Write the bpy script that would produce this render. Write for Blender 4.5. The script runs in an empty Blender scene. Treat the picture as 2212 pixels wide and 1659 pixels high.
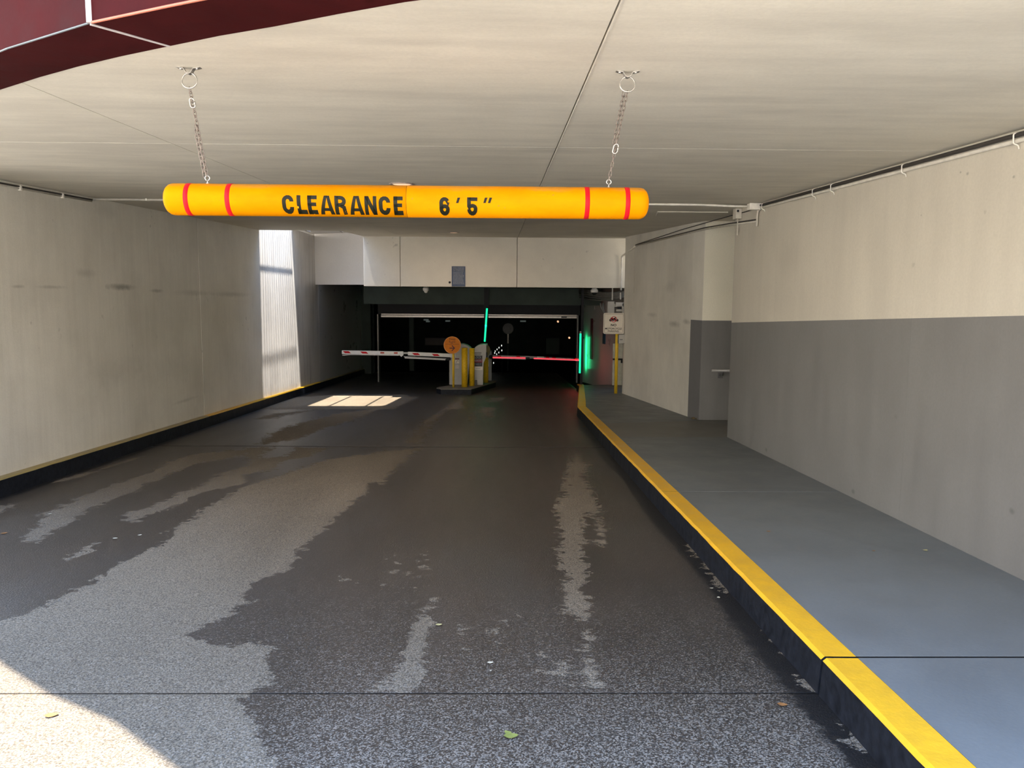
import bpy, bmesh, math, random
import numpy as np
from mathutils import Vector, Matrix
random.seed(7); np.random.seed(7)
SC = bpy.context.scene
COL = SC.collection

# ------------------------------------------------------------------ camera
FPX = 1661.0; W = 2212; H = 1659
PITCH, YAW, ROLL = .1113, .0154, .0071
CAMZ = 1.53
cp, sp = math.cos(PITCH), math.sin(PITCH); cy, sy = math.cos(YAW), math.sin(YAW)
F = np.array([sy*cp, cy*cp, -sp]); R = np.array([cy, -sy, 0.]); U = np.cross(R, F)
cr, sr = math.cos(ROLL), math.sin(ROLL); R, U = cr*R + sr*U, -sr*R + cr*U
cam = bpy.data.cameras.new('camera'); camo = bpy.data.objects.new('camera', cam); COL.objects.link(camo)
cam.sensor_fit = 'HORIZONTAL'; cam.sensor_width = 36; cam.lens = 36*FPX/W; cam.clip_end = 500
M = Matrix.Identity(4)
for i in range(3):
    M[i][0] = R[i]; M[i][1] = U[i]; M[i][2] = -F[i]
M[2][3] = CAMZ
camo.matrix_world = M
SC.camera = camo

# ------------------------------------------------------------------ sky, sun, exposure
SC.view_settings.view_transform = 'Standard'; SC.view_settings.look = 'None'
SC.view_settings.exposure = 0.38; SC.view_settings.gamma = 1.0; SC.view_settings.use_curve_mapping = False
SKY = 5.2
wd = bpy.data.worlds.new('sky'); SC.world = wd; wd.use_nodes = True
nt = wd.node_tree; nt.nodes.clear()
tc = nt.nodes.new('ShaderNodeTexCoord'); sep = nt.nodes.new('ShaderNodeSeparateXYZ')
rmp = nt.nodes.new('ShaderNodeValToRGB'); bg = nt.nodes.new('ShaderNodeBackground'); ow = nt.nodes.new('ShaderNodeOutputWorld')
nt.links.new(tc.outputs['Generated'], sep.inputs[0]); nt.links.new(sep.outputs['Z'], rmp.inputs[0])
rmp.color_ramp.elements[0].position = 0.0; rmp.color_ramp.elements[0].color = (1.0, .88, .71, 1)
rmp.color_ramp.elements[1].position = 0.75; rmp.color_ramp.elements[1].color = (.24, .47, .92, 1)
e = rmp.color_ramp.elements.new(.25); e.color = (.84, .83, .81, 1)
nt.links.new(rmp.outputs[0], bg.inputs[0]); bg.inputs[1].default_value = SKY
nt.links.new(bg.outputs[0], ow.inputs[0])

def light(name, kind, loc, energy, color, direction=(0, 0, -1), **kw):
    l = bpy.data.lights.new(name, kind); l.energy = energy; l.color = color
    for k, v in kw.items(): setattr(l, k, v)
    o = bpy.data.objects.new(name, l); COL.objects.link(o); o.location = loc
    o.rotation_euler = Vector(direction).to_track_quat('-Z', 'Y').to_euler()
    return o
SUN = Vector((.75, .07, -3.3))
light('sun', 'SUN', (0, 0, 30), 17.0, (1.0, .90, .76), SUN, angle=.012)
# stand-in spot for sun off an unseen glass facade, aimed down the light well
REF = Vector((-.41, .03, -1.0))
tgt = Vector((-4.1, 15.6, .6))
light('glass_facade_reflection', 'SPOT', tgt - REF*16, 30000.0, (1.0, .96, .92), REF, spot_size=math.radians(14), spot_blend=.15, shadow_soft_size=.30)

# ------------------------------------------------------------------ helpers
S_, CU, CC, CA = .03804, .1651, .82642, .02734
XL, XR, XC = -4.505, 2.873, 1.351
def ray(x, y): return F + (x - W/2)/FPX*R - (y - H/2)/FPX*U
def plane(px, py, n, d):
    r = ray(px, py); r = r*(d/np.dot(n, r)); return Vector((r[0], r[1], r[2] + CAMZ))
def road(x, y): return plane(x, y, (0, S_, 1), -CAMZ)
def side(x, y): return plane(x, y, (0, S_, 1), -CAMZ + CU)
def ceilp(x, y): return plane(x, y, (0, -CA, 1), CC)
def aty(x, y, Y): return plane(x, y, (0, 1, 0), Y)
def atx(x, y, X): return plane(x, y, (1, 0, 0), X)
def zr(y): return -S_*y
def zs(y): return CU - S_*y
def zc(y): return CAMZ + CC + CA*y

def nodes(name):
    m = bpy.data.materials.new(name); m.use_nodes = True; t = m.node_tree
    return m, t, t.nodes['Principled BSDF']
def N(t, kind, **kw):
    n = t.nodes.new(kind)
    for k, v in kw.items(): setattr(n, k, v)
    return n
def noise(t, scale=(1, 1, 1), sc=1.0, detail=4, rough=.55, coord=None):
    mp = N(t, 'ShaderNodeMapping'); mp.inputs['Scale'].default_value = scale
    if coord is None:
        g = N(t, 'ShaderNodeNewGeometry'); coord = g.outputs['Position']
    t.links.new(coord, mp.inputs[0])
    n = N(t, 'ShaderNodeTexNoise'); n.inputs['Scale'].default_value = sc
    n.inputs['Detail'].default_value = detail; n.inputs['Roughness'].default_value = rough
    t.links.new(mp.outputs[0], n.inputs['Vector']); return n.outputs['Fac']
def ramp(t, fac, stops):
    r = N(t, 'ShaderNodeValToRGB'); el = r.color_ramp.elements
    el[0].position = stops[0][0]; el[0].color = (*stops[0][1], 1)
    el[1].position = stops[-1][0]; el[1].color = (*stops[-1][1], 1)
    for p, c in stops[1:-1]:
        e = el.new(p); e.color = (*c, 1)
    t.links.new(fac, r.inputs[0]); return r.outputs[0]
def mixc(t, fac, a, b, mode='MIX'):
    m = N(t, 'ShaderNodeMix', data_type='RGBA', blend_type=mode)
    for i, v in ((0, fac), (6, a), (7, b)):
        if isinstance(v, (int, float)): m.inputs[i].default_value = v
        elif isinstance(v, tuple): m.inputs[i].default_value = (*v, 1)
        else: t.links.new(v, m.inputs[i])
    return m.outputs[2]
def mth(t, op, a, b=0.0, clamp=False):
    m = N(t, 'ShaderNodeMath', operation=op); m.use_clamp = clamp
    for i, v in enumerate((a, b)):
        if isinstance(v, (int, float)): m.inputs[i].default_value = v
        else: t.links.new(v, m.inputs[i])
    return m.outputs[0]
def maprange(t, v, a, b, c=0.0, d=1.0):
    m = N(t, 'ShaderNodeMapRange'); m.clamp = True
    t.links.new(v, m.inputs[0])
    for i, q in enumerate((a, b, c, d)): m.inputs[i+1].default_value = q
    return m.outputs[0]
def bump(t, h, strength, dist, bs):
    b = N(t, 'ShaderNodeBump'); b.inputs['Strength'].default_value = strength; b.inputs['Distance'].default_value = dist
    t.links.new(h, b.inputs['Height']); t.links.new(b.outputs[0], bs.inputs['Normal'])
def simple(name, c, rough=.5, metal=0., var=.12, vs=14, emit=None, es=0., bumpy=0., spec=.3):
    """plain painted / metal surface with a little grime in the colour"""
    m, t, b = nodes(name)
    n = noise(t, (1, 1, 1), vs, 3)
    d = tuple(x*(1-var) for x in c); l = tuple(min(1, x*(1+var)) for x in c)
    t.links.new(ramp(t, n, [(.3, d), (.7, l)]), b.inputs['Base Color'])
    b.inputs['Roughness'].default_value = rough; b.inputs['Metallic'].default_value = metal
    b.inputs['Specular IOR Level'].default_value = spec
    if emit: b.inputs['Emission Color'].default_value = (*emit, 1); b.inputs['Emission Strength'].default_value = es
    if bumpy: bump(t, n, bumpy, .01, b)
    return m

def concrete(name, base, dark, streak=(1, 1, .12), ssc=6, big=1.1, rough=(.45, .7), spots=(), contrast=1.0, bstr=.25, stainz=None, speck=True, wts=.5, spec=.35):
    m, t, b = nodes(name)
    s1 = noise(t, streak, ssc, 6, .6)
    s2 = noise(t, (1, 1, 1), big, 4, .6)
    s3 = noise(t, (1, 1, 1), 60, 3, .6)
    f = mth(t, 'ADD', mth(t, 'MULTIPLY', s1, wts), mth(t, 'MULTIPLY', s2, 1-wts))
    k = .13/contrast
    col = ramp(t, f, [(.5-k, dark), (.5+k*.6, base), (.5+k*2, tuple(min(1, x*1.08) for x in base))])
    col = mixc(t, maprange(t, s3, .35, .7, 0, .16), col, tuple(x*.6 for x in base))
    if speck:
        p = noise(t, (1, 1, 1), 9, 2, .5); q = noise(t, (1, 1, 1), 1.3, 2)
        pm = mth(t, 'MULTIPLY', maprange(t, p, .70, .76), maprange(t, q, .5, .62))
        col = mixc(t, mth(t, 'MULTIPLY', pm, .45), col, tuple(x*.45 for x in dark))
    for (c, r, a) in spots:      # individual stains at their own places
        g = N(t, 'ShaderNodeNewGeometry'); mp = N(t, 'ShaderNodeMapping', vector_type='POINT')
        mp.inputs['Location'].default_value = tuple(-c[i]/r[i] for i in range(3)); mp.inputs['Scale'].default_value = tuple(1/x for x in r)
        t.links.new(g.outputs['Position'], mp.inputs[0])
        l = N(t, 'ShaderNodeVectorMath', operation='LENGTH'); t.links.new(mp.outputs[0], l.inputs[0])
        nn = noise(t, (1, 1, 1), 12, 3)
        v = mth(t, 'ADD', l.outputs['Value'], mth(t, 'MULTIPLY', nn, .9))
        col = mixc(t, maprange(t, v, 1.5, .7, 0, a), col, tuple(x*.35 for x in dark))
    t.links.new(col, b.inputs['Base Color'])
    t.links.new(maprange(t, s1, .3, .7, rough[0], rough[1]), b.inputs['Roughness'])
    b.inputs['Specular IOR Level'].default_value = spec
    hgt = mth(t, 'ADD', mth(t, 'MULTIPLY', s1, 1.0), mth(t, 'MULTIPLY', s3, .35))
    bump(t, hgt, bstr, .012, b)
    return m

# ---- mesh building
def link(name, verts, faces, mat, parent=None, smooth=False, origin=None):
    me = bpy.data.meshes.new(name)
    vs = [Vector(v) for v in verts]
    if parent is not None: o0 = Vector(parent['o']) if 'o' in parent else Vector((0, 0, 0))
    elif origin is not None: o0 = Vector(origin)
    else:
        mn = Vector(tuple(min(v[i] for v in vs) for i in range(3))); mx = Vector(tuple(max(v[i] for v in vs) for i in range(3)))
        o0 = Vector(((mn.x+mx.x)/2, (mn.y+mx.y)/2, mn.z))
    me.from_pydata([v - o0 for v in vs], [], faces)
    if isinstance(mat, (list, tuple)):
        for m in mat: me.materials.append(m)
    elif mat: me.materials.append(mat)
    if smooth:
        for p in me.polygons: p.use_smooth = True
    o = bpy.data.objects.new(name, me); COL.objects.link(o)
    if parent is not None:
        o.parent = parent; WORLD[o.name] = tuple(o0)
    else:
        o.location = o0; WORLD[o.name] = tuple(o0)
    o['o'] = tuple(o0)
    return o
WORLD = {}
def tag(o, label=None, cat=None, group=None, kind=None):
    if label: o['label'] = label
    if cat: o['category'] = cat
    if group: o['group'] = group
    if kind: o['kind'] = kind
    return o
def thing(name, loc, label, cat, group=None, kind=None):
    o = bpy.data.objects.new(name, None); COL.objects.link(o); o.location = loc; o['o'] = tuple(loc)
    o.empty_display_size = .1
    return tag(o, label, cat, group, kind)

class MB:
    def __init__(s): s.v = []; s.f = []
    def add(s, vs, fs):
        k = len(s.v); s.v += [tuple(v) for v in vs]; s.f += [tuple(i+k for i in f) for f in fs]; return s
    def box(s, x0, x1, y0, y1, z0, z1, bev=0.0, rot=None, piv=None):
        bm = bmesh.new(); bmesh.ops.create_cube(bm, size=1)
        for v in bm.verts:
            v.co = Vector(((x0+x1)/2 + v.co.x*(x1-x0), (y0+y1)/2 + v.co.y*(y1-y0), (z0+z1)/2 + v.co.z*(z1-z0)))
        if bev: bmesh.ops.bevel(bm, geom=bm.edges[:], offset=bev, segments=2, affect='EDGES', profile=.6)
        if rot is not None: bmesh.ops.rotate(bm, verts=bm.verts, cent=Vector(piv), matrix=rot)
        return s.bm(bm)
    def bm(s, bm):
        bm.verts.index_update()
        s.add([v.co.copy() for v in bm.verts], [[v.index for v in f.verts] for f in bm.faces]); bm.free(); return s
    def prism(s, poly, a, b, axis='z', bev=0.0):
        """poly: 2D outline; extruded from a to b (numbers or per-point lists) along axis"""
        n = len(poly); A = a if isinstance(a, (list, tuple)) else [a]*n; B = b if isinstance(b, (list, tuple)) else [b]*n
        def P(p, h): return {'z': (p[0], p[1], h), 'y': (p[0], h, p[1]), 'x': (h, p[0], p[1])}[axis]
        bm = bmesh.new()
        lo = [bm.verts.new(P(p, h)) for p, h in zip(poly, A)]; hi = [bm.verts.new(P(p, h)) for p, h in zip(poly, B)]
        bm.faces.new(lo[::-1]); bm.faces.new(hi)
        for i in range(n): bm.faces.new((lo[i], lo[(i+1) % n], hi[(i+1) % n], hi[i]))
        bmesh.ops.recalc_face_normals(bm, faces=bm.faces)
        if bev: bmesh.ops.bevel(bm, geom=bm.edges[:], offset=bev, segments=2, affect='EDGES', profile=.6)
        return s.bm(bm)
    def tube(s, pts, r, n=10, caps=True, closed=False):
        pts = [Vector(p) for p in pts]; m = len(pts); rings = []; up = None
        for i, p in enumerate(pts):
            if closed: d = (pts[(i+1) % m] - pts[i-1]).normalized()
            else: d = ((pts[min(i+1, m-1)] - pts[max(i-1, 0)])).normalized()
            if up is None: up = d.orthogonal().normalized()
            up = (up - d*up.dot(d)).normalized(); w = d.cross(up)
            rr = r[i] if isinstance(r, (list, tuple)) else r
            rings.append([p + (up*math.cos(2*math.pi*k/n) + w*math.sin(2*math.pi*k/n))*rr for k in range(n)])
        vs = [v for q in rings for v in q]; fs = []
        for i in range(m if closed else m-1):
            a, b = i*n, ((i+1) % m)*n
            for k in range(n): fs.append((a+k, a+(k+1) % n, b+(k+1) % n, b+k))
        if caps and not closed: fs.append(tuple(range(n))[::-1]); fs.append(tuple((m-1)*n+k for k in range(n)))
        return s.add(vs, fs)
    def lathe(s, prof, c, n=32, axis=(0, 0, 1)):
        """prof: list of (radius, height) around axis through c"""
        q = Vector((0, 0, 1)).rotation_difference(Vector(axis)); vs = []; fs = []
        for (r, h) in prof:
            for k in range(n):
                a = 2*math.pi*k/n; vs.append(Vector(c) + q @ Vector((r*math.cos(a), r*math.sin(a), h)))
        for i in range(len(prof)-1):
            for k in range(n): fs.append((i*n+k, i*n+(k+1) % n, (i+1)*n+(k+1) % n, (i+1)*n+k))
        fs.append(tuple(range(n))[::-1]); fs.append(tuple((len(prof)-1)*n+k for k in range(n)))
        return s.add(vs, fs)
    def out(s, name, mat, parent=None, smooth=False, origin=None):
        return link(name, s.v, s.f, mat, parent, smooth, origin)
def fill(p, q, n): return [Vector(p).lerp(Vector(q), i/n) for i in range(n+1)]
def rounded(pts, rad=.04, k=4):
    """polyline with rounded bends"""
    P = [Vector(p) for p in pts]; out = [P[0]]
    for i in range(1, len(P)-1):
        a, b, c = P[i-1], P[i], P[i+1]; r = min(rad, (a-b).length*.45, (c-b).length*.45)
        p, q = b + (a-b).normalized()*r, b + (c-b).normalized()*r
        for j in range(k+1):
            u = j/k; out.append(p*(1-u)**2 + b*2*u*(1-u) + q*u*u)
    return out + [P[-1]]

_font = {}
def text_geo(body, bold=0.0, spacing=1.0, extrude=.02):
    cu = bpy.data.curves.new('t', 'FONT'); cu.body = body; cu.size = 1; cu.offset = bold; cu.space_character = spacing
    cu.resolution_u = 4; cu.extrude = extrude; cu.align_x = 'LEFT'
    o = bpy.data.objects.new('t', cu); COL.objects.link(o)
    dg = bpy.context.evaluated_depsgraph_get(); me = bpy.data.meshes.new_from_object(o.evaluated_get(dg))
    vs = [v.co.copy() for v in me.vertices]; fs = [tuple(p.vertices) for p in me.polygons]
    bpy.data.objects.remove(o); bpy.data.curves.remove(cu); bpy.data.meshes.remove(me)
    x0 = min(v.x for v in vs); x1 = max(v.x for v in vs); y0 = min(v.y for v in vs); y1 = max(v.y for v in vs)
    return [Vector(((v.x-x0)/(x1-x0), (v.y-y0)/(y1-y0), v.z/extrude/2+.5)) for v in vs], fs
def letters(body, mat, parent, x0, x1, z0, z1, y, th=.002, bold=.03, name='lettering', spacing=1.0, drop=0.0, sl=0.0):
    """flat lettering on a face that looks toward -y; sl: depth change per metre of x"""
    vs, fs = text_geo(body, bold, spacing)
    return link(name, [(x0+v.x*(x1-x0), y + sl*(v.x*(x1-x0)) - v.z*th, z0+v.y*(z1-z0)) for v in vs], fs, mat, parent)

# ------------------------------------------------------------------ materials
M_ceil = concrete('ceiling_concrete', (.66, .625, .53), (.54, .511, .435), streak=(.6, 3.2, 1), ssc=2.2, big=.7, rough=(.7, .85), contrast=1.1, bstr=.10, speck=False)
spL = [(tuple(atx(x, y, XL)), (.25, rx, rz), a) for x, y, rx, rz, a in
       ((262, 620, .42, .045, .75), (110, 620, .30, .022, .35), (38, 619, .12, .02, .4), (338, 628, .22, .03, .5), (186, 590, .25, .05, .25),
        (420, 633, .8, .05, .25), (500, 636, 1.0, .05, .3), (230, 455, .3, .1, .15), (400, 865, .5, .03, .25), (360, 800, .9, .25, .12), (250, 800, .8, .2, .12))]
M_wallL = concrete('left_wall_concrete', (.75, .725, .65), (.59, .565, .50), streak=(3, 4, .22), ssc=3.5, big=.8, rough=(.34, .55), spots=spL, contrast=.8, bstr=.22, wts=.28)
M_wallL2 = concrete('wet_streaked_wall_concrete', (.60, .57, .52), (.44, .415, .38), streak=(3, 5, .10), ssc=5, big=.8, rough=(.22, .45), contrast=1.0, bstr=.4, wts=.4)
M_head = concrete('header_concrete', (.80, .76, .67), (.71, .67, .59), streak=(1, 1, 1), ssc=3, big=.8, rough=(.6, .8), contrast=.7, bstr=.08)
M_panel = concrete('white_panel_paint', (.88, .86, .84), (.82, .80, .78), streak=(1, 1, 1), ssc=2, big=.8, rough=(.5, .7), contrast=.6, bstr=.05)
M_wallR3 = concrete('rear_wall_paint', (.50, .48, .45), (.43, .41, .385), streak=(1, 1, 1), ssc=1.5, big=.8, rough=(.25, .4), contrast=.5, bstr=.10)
M_w2 = concrete('far_right_wall_concrete', (.74, .71, .63), (.60, .575, .51), streak=(2, 2, .3), ssc=3, big=.9, rough=(.5, .7), contrast=.9, bstr=.14, wts=.25,
    spots=[(tuple(aty(x, y, yy)), (.6, rx, rz), a) for x, y, yy, rx, rz, a in ((1455, 700, 12.6, .35, .06, .5), (1490, 695, 12.0, .2, .05, .5), (1400, 680, 13.9, .35, .05, .3), (1440, 620, 12.9, .3, .12, .2))])
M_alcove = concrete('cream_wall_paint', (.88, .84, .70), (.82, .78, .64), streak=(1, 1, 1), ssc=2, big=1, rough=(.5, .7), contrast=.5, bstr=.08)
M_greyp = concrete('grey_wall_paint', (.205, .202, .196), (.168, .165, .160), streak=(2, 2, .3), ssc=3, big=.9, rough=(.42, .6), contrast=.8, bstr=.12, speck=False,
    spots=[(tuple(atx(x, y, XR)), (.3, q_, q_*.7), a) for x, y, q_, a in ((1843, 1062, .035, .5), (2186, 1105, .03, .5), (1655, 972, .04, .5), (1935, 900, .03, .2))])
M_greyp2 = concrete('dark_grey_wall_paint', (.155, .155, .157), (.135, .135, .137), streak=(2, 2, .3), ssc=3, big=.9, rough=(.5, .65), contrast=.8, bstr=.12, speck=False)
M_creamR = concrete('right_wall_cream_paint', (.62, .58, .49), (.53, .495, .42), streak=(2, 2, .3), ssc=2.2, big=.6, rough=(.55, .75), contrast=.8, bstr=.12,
    spots=[(tuple(atx(x, y, XR)), (.3, r, r*.7), a) for x, y, r, a in ((2090, 375, .02, .6), (2075, 372, .012, .5), (2190, 382, .015, .6), (1990, 465, .012, .4), (1816, 397, .03, .4), (2185, 310, .05, .25), (1765, 405, .03, .35), (1700, 560, .3, .1))])
M_walk = concrete('grey_walk_paint', (.168, .182, .188), (.132, .143, .148), streak=(1, 1, 1), ssc=2.5, big=.6, rough=(.38, .6), contrast=.9, bstr=.15, speck=False)
M_walk2 = concrete('worn_grey_walk_paint', (.19, .185, .17), (.15, .148, .135), streak=(1, 1, 1), ssc=2.5, big=.6, rough=(.45, .6), contrast=.9, bstr=.15, speck=False)
M_yel = concrete('yellow_curb_paint', (.82, .45, .02), (.68, .37, .02), streak=(1, 1, 1), ssc=8, big=2, rough=(.30, .5), contrast=.8, bstr=.2)
M_yeld = concrete('grimy_shaded_yellow_curb_paint', (.36, .27, .10), (.26, .21, .10), streak=(1, 1, 1), ssc=6, big=2, rough=(.35, .6), contrast=1, bstr=.2)
M_blk = simple('black_curb_paint', (.010, .012, .017), .45, var=.4, vs=20, bumpy=.3, spec=.15)
M_dark = simple('dark_recess', (.010, .010, .010), .9, spec=.02)
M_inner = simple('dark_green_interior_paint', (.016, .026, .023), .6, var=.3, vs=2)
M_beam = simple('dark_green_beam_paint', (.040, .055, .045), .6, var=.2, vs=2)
M_black = simple('matt_black', (.010, .010, .012), .6)
M_red_steel = concrete('oxblood_steel_paint', (.048, .008, .009), (.034, .006, .007), streak=(1, 1, 1), ssc=5, big=1.3, rough=(.5, .7), contrast=1, bstr=.08, spec=.02)
M_edge = simple('chalky_joint_sealant', (.45, .42, .42), .6)
M_edge2 = simple('lit_orange_edge', (.42, .14, .09), .5)
M_bar = None
M_galv = simple('galvanised_steel', (.52, .50, .47), .38, .85, .15, 40)
M_chain = simple('dull_zinc_chain', (.20, .165, .145), .5, .5, .2, 80)
M_cond = simple('painted_conduit', (.56, .53, .46), .5)
M_condw = simple('white_conduit', (.78, .75, .68), .45)
M_condb = simple('dark_cable', (.045, .040, .036), .5)
M_red = simple('red_reflective_tape', (.50, .008, .015), .5, var=.1, spec=.1)
M_white = simple('white_enamel', (.72, .70, .66), .35, var=.06)
M_cab = simple('light_grey_cabinet_enamel', (.46, .45, .42), .45, var=.05)
M_bol = simple('yellow_bollard_sleeve', (.72, .45, .015), .45, var=.15, vs=30)
M_poly = simple('yellow_post_paint', (.72, .47, .03), .4, var=.1)
M_orange = simple('orange_sign_sheeting', (.58, .17, .004), .6, var=.08)
M_ink = simple('dark_maroon_ink', (.05, .008, .02), .5)
M_ink2 = simple('brown_ink', (.20, .07, .01), .5)
M_blkink = simple('black_ink', (.015, .015, .013), .5)
M_signw = simple('off_white_sign_sheeting', (.78, .72, .62), .5, var=.06, vs=8)
M_blue = simple('dark_blue_notice', (.035, .06, .13), .35, var=.2)
M_grytext = simple('pale_print', (.27, .29, .33), .5)
M_alum = simple('brushed_aluminium', (.55, .50, .46), .35, .4, .1, 20)
M_lens = simple('warm_lamp_lens', (.8, .6, .45), .4, emit=(1, .62, .38), es=.75)
M_green = simple('green_light_tube', (.05, .6, .3), .3, emit=(.02, 1.0, .42), es=1.4)
M_greenc = simple('cyan_green_light_tube', (.05, .6, .4), .3, emit=(.01, 1.0, .42), es=.95)
M_redled = simple('red_light_strip', (.6, .05, .05), .3, emit=(1.0, .05, .08), es=1.1)
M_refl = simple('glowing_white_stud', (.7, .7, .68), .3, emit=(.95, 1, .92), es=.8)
M_amber = simple('amber_lamp_lens', (.5, .3, .2), .3, emit=(1, .55, .3), es=.9)
M_bluep = simple('blue_sign_back', (.02, .07, .13), .4)
M_redp = simple('dark_red_sign_edge', (.13, .02, .03), .5)
M_domeglass = simple('smoked_dome', (.02, .02, .02), .1)
M_street = concrete('pale_plaza_paving', (.70, .63, .53), (.62, .56, .47), streak=(1, 1, 1), ssc=3, big=.6, rough=(.6, .8), contrast=.8, bstr=.1)
M_grate = simple('grating_steel', (.20, .19, .18), .5, .6)

# road: dryness attribute makes the wet and dry areas
def road_mat():
    m, t, b = nodes('tined_road_concrete')
    at = N(t, 'ShaderNodeAttribute', attribute_name='dry'); gt = N(t, 'ShaderNodeAttribute', attribute_name='gutter'); ag = N(t, 'ShaderNodeAttribute', attribute_name='coarse')
    n1 = noise(t, (1, 1.0, 1), 13, 7, .62); n2 = noise(t, (1, .35, 1), 1.1, 4); n3 = noise(t, (1, 1, 1), 120, 3, .6); n4 = noise(t, (1, .12, 1), 2.2, 4)
    v = mth(t, 'ADD', at.outputs['Fac'], mth(t, 'MULTIPLY', mth(t, 'SUBTRACT', n1, .5), 1.8))
    nl = noise(t, (1, .6, 1), 5.5, 4, .6); v = mth(t, 'ADD', v, mth(t, 'MULTIPLY', mth(t, 'SUBTRACT', nl, .5), 1.0))
    nf = noise(t, (.7, 1, 1), 42, 4, .7); v = mth(t, 'ADD', v, mth(t, 'MULTIPLY', mth(t, 'SUBTRACT', nf, .5), 1.1))
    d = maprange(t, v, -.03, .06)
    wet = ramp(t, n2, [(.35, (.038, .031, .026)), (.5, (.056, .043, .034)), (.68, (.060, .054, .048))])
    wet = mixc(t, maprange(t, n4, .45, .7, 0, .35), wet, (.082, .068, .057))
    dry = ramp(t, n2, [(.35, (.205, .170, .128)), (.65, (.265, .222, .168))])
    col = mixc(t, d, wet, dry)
    # exposed pale aggregate, coarser near the mouth of the garage
    ns = noise(t, (1, 1, 1), 140, 2, .5); g = N(t, 'ShaderNodeNewGeometry')
    vor = N(t, 'ShaderNodeTexVoronoi'); vor.inputs['Scale'].default_value = 180; t.links.new(g.outputs['Position'], vor.inputs['Vector'])
    sepc = N(t, 'ShaderNodeSeparateColor'); t.links.new(vor.outputs['Color'], sepc.inputs[0])
    cf = ag.outputs['Fac']
    st = mth(t, 'GREATER_THAN', mth(t, 'ADD', sepc.outputs[0], mth(t, 'MULTIPLY', mth(t, 'SUBTRACT', ns, .5), .8)), mth(t, 'SUBTRACT', .97, mth(t, 'MULTIPLY', cf, .50)))
    col = mixc(t, mth(t, 'MULTIPLY', st, mth(t, 'ADD', .35, mth(t, 'MULTIPLY', cf, .3))), col, (.36, .33, .29))
    col = mixc(t, maprange(t, n3, .42, .60, 0, .55), col, (.026, .024, .021))
    dk = mth(t, 'LESS_THAN', sepc.outputs[1], .30)
    col = mixc(t, mth(t, 'MULTIPLY', dk, mth(t, 'ADD', .25, mth(t, 'MULTIPLY', cf, .35))), col, (.020, .019, .018))
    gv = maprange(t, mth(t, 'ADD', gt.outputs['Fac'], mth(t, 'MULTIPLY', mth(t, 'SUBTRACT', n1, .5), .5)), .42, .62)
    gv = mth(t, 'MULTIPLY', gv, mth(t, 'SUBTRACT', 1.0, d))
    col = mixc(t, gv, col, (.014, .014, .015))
    t.links.new(col, b.inputs['Base Color'])
    r = mth(t, 'ADD', maprange(t, d, 0, 1, .36, .72), mth(t, 'MULTIPLY', mth(t, 'SUBTRACT', n4, .5), .25))
    t.links.new(r, b.inputs['Roughness'])
    t.links.new(maprange(t, d, 0, 1, .5, .04), b.inputs['Specular IOR Level'])
    hh = mth(t, 'ADD', mth(t, 'MULTIPLY', n3, 1.0), mth(t, 'MULTIPLY', sepc.outputs[0], .6))
    bump(t, hh, .60, .006, b)
    return m
M_road = road_mat()

def bar_mat():
    m, t, b = nodes('yellow_bar_plastic')
    n = noise(t, (1.2, 3, 3), 5, 5, .65); n2 = noise(t, (1, 1, 1), 60, 2)
    col = ramp(t, n, [(.38, (.53, .185, .0005)), (.6, (.58, .21, .0005))])
    g = N(t, 'ShaderNodeNewGeometry'); s = N(t, 'ShaderNodeSeparateXYZ'); t.links.new(g.outputs['Position'], s.inputs[0])
    # browner towards the upper side
    dz = mth(t, 'ADD', maprange(t, s.outputs['Z'], 1.953, 1.992), mth(t, 'MULTIPLY', mth(t, 'SUBTRACT', n, .5), 1.6))
    col = mixc(t, maprange(t, dz, .35, 1.1, 0, .75), col, (.28, .16, .045))
    col = mixc(t, mth(t, 'MULTIPLY', maprange(t, n2, .70, .75), maprange(t, n, .5, .6)), col, (.25, .13, .03))
    t.links.new(col, b.inputs['Base Color']); b.inputs['Roughness'].default_value = .5; b.inputs['Specular IOR Level'].default_value = .02
    return m
M_bar = bar_mat()
def ink_mat():
    m, t, b = nodes('chipped_black_decal')
    n = noise(t, (1, 1, 1), 32, 4); g = N(t, 'ShaderNodeNewGeometry'); s = N(t, 'ShaderNodeSeparateXYZ'); t.links.new(g.outputs['Position'], s.inputs[0])
    low = maprange(t, s.outputs['Z'], 1.905, 1.873)
    c = maprange(t, mth(t, 'ADD', n, mth(t, 'MULTIPLY', low, .13)), .80, .81)
    t.links.new(mixc(t, c, (.010, .011, .006), (.60, .24, .002)), b.inputs['Base Color']); b.inputs['Roughness'].default_value = .5; b.inputs['Specular IOR Level'].default_value = .12
    return m
M_decal = ink_mat()

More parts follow.
